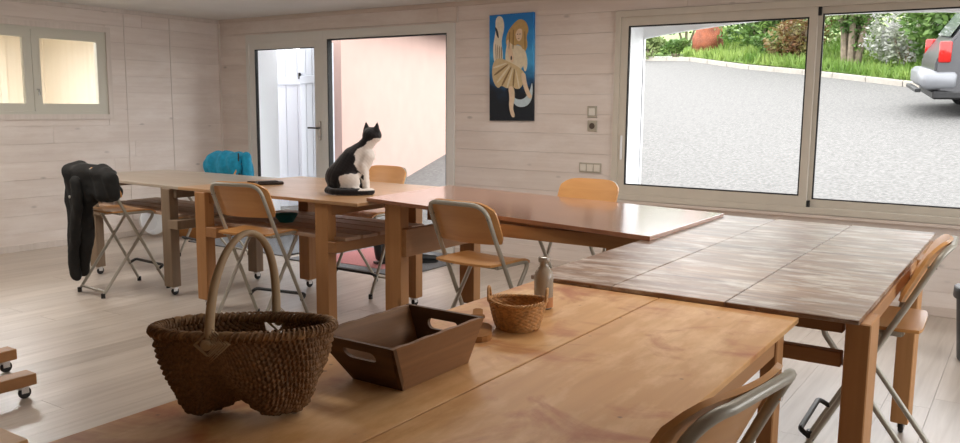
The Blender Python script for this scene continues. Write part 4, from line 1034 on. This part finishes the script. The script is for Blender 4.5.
# ================================================================ PAINTING
def build_painting():
    cx, cz, w_, h_ = -4.285, 1.902, .50, 1.02
    t = thing('painting', 'tall canvas of a winged fair haired girl seated on a crescent moon, blue ground', 'painting', (cx, YB, cz)); t.rotation_euler = (0, math.radians(-.8), 0)
    m, nt, b = newmat('painted_night_ground'); N = nt.nodes; L = nt.links
    tc = N.new('ShaderNodeTexCoord'); sx = N.new('ShaderNodeSeparateXYZ'); L.new(tc.outputs['Object'], sx.inputs[0]); n = N.new('ShaderNodeTexNoise'); n.inputs['Scale'].default_value = 5; n.inputs['Detail'].default_value = 4; L.new(tc.outputs['Object'], n.inputs['Vector'])
    ad = N.new('ShaderNodeMath'); ad.operation = 'MULTIPLY_ADD'; ad.inputs[1].default_value = .55; L.new(n.outputs['Fac'], ad.inputs[0]); L.new(sx.outputs['Z'], ad.inputs[2])
    r = N.new('ShaderNodeValToRGB'); cr = r.color_ramp; cr.elements[0].position = .0; cr.elements[0].color = srgb(12, 24, 36); cr.elements[1].position = .95; cr.elements[1].color = srgb(30, 120, 200)
    for p, c in ((.08, srgb(16, 40, 62)), (.18, srgb(30, 92, 140)), (.36, srgb(70, 168, 226)), (.62, srgb(30, 130, 206))): e = cr.elements.new(p); e.color = c
    L.new(ad.outputs[0], r.inputs['Fac']); L.new(r.outputs['Color'], b.inputs['Base Color']); b.inputs['Roughness'].default_value = .6
    MB().bbox(-w_/2, w_/2, -.03, 0, -h_/2, h_/2, .002).build('canvas', m, t)
    cols = dict(wing=srgb(232, 224, 204), wingd=srgb(60, 66, 74), hair=srgb(196, 164, 106), skin=srgb(232, 208, 178), dress=srgb(212, 190, 146), fold=srgb(142, 116, 76), bodice=srgb(230, 218, 190), moon=srgb(196, 214, 222), dark=srgb(40, 34, 30))
    mt = {k: plain('paint_'+k, v, .6, noise=.08, nscale=30) for k, v in cols.items()}
    lay = [0]
    def shape(nm, mk, pts, sub=3):
        # pts in canvas units 0..1 (x right, y down), smoothed closed outline, one thin layer of paint
        P = [Vector((-w_/2+w_*x, 0, h_/2-h_*y)) for x, y in pts]
        for _ in range(sub):
            Q = []
            for a, b_ in zip(P, P[1:]+P[:1]): Q += [a*.75+b_*.25, a*.25+b_*.75]
            P = Q
        y = -.0304-lay[0]*.00035; lay[0] += 1
        mb = MB(); bm = bmesh.new(); vs = [bm.verts.new((p.x, y, p.z)) for p in P]; f = bm.faces.new(vs); ex = bmesh.ops.extrude_face_region(bm, geom=[f]); 
        for v in ex['geom']:
            if isinstance(v, bmesh.types.BMVert): v.co.y = -.0290
        bmesh.ops.triangulate(bm, faces=bm.faces[:]); mb.bm(bm); return mb.build(nm, mt[mk], t)
    shape('painted_moon', 'moon', [(.50, .74), (.62, .80), (.80, .80), (.93, .72), (.98, .62), (.995, .78), (.88, .865), (.66, .875), (.53, .82)])
    shape('painted_wing', 'wing', [(.14, .02), (.30, .01), (.36, .12), (.27, .25), (.33, .40), (.24, .52), (.11, .46), (.08, .30), (.15, .16)])
    shape('painted_wing_mark', 'wingd', [(.12, .10), (.20, .14), (.23, .23), (.17, .20)])
    for k in range(4): shape('painted_feather', 'fold', [(.14+.045*k, .27+.01*k), (.155+.045*k, .27+.01*k), (.17+.04*k, .43), (.155+.04*k, .43)], 2)
    shape('painted_hair', 'hair', [(.56, .09), (.70, .05), (.84, .08), (.90, .16), (.84, .22), (.88, .30), (.80, .38), (.74, .30), (.60, .28), (.56, .38), (.44, .36), (.46, .26), (.38, .30), (.40, .18)])
    shape('painted_bodice', 'bodice', [(.42, .24), (.56, .30), (.72, .29), (.84, .40), (.76, .52), (.56, .54), (.42, .52), (.36, .40)])
    shape('painted_skirt', 'dress', [(.08, .44), (.24, .40), (.44, .44), (.70, .50), (.84, .57), (.76, .68), (.64, .71), (.52, .67), (.42, .70), (.28, .66), (.20, .70), (.06, .60)])
    for k, (bx, by) in enumerate(((.06, .50), (.08, .57), (.15, .64), (.26, .67), (.38, .69), (.52, .68), (.66, .70))):
        tx, ty = .40+.035*k, .45+.012*k; shape('painted_fold', 'fold' if k % 2 else 'bodice', [(tx, ty), (tx+.02, ty+.01), (bx+.055, by+.005), (bx+.015, by-.01)], 2)
    shape('painted_head', 'skin', [(.62, .13), (.71, .12), (.77, .18), (.73, .25), (.66, .265), (.60, .20)])
    shape('painted_fringe', 'hair', [(.58, .12), (.70, .085), (.80, .12), (.80, .19), (.74, .14), (.64, .15), (.60, .21)])
    shape('painted_arm', 'skin', [(.40, .25), (.46, .23), (.52, .32), (.58, .44), (.51, .46), (.43, .36)], 2)
    shape('painted_arm', 'bodice', [(.76, .32), (.84, .36), (.88, .48), (.82, .56), (.77, .46)], 2)
    shape('painted_leg', 'skin', [(.44, .67), (.58, .68), (.59, .80), (.54, .88), (.61, .965), (.52, .97), (.46, .86), (.48, .78)])
    shape('painted_leg', 'skin', [(.72, .55), (.83, .55), (.85, .64), (.92, .73), (.99, .78), (.91, .80), (.80, .70)])
    shape('painted_pendant', 'dark', [(.50, .39), (.53, .39), (.53, .43), (.50, .43)], 1)
    for x in (.655, .71): shape('painted_eye', 'dark', [(x-.014, .190), (x+.014, .190), (x+.014, .197), (x-.014, .197)], 1)
    shape('painted_mouth', 'fold', [(.66, .232), (.70, .232), (.70, .238), (.66, .238)], 1)
    for k in (0, 1, 4): shape('painted_hair_strand', 'fold', [(.47+.085*k, .17-.02*(2-abs(k-2))), (.485+.085*k, .17-.02*(2-abs(k-2))), (.47+.09*k, .33), (.455+.09*k, .33)], 2)
build_painting()
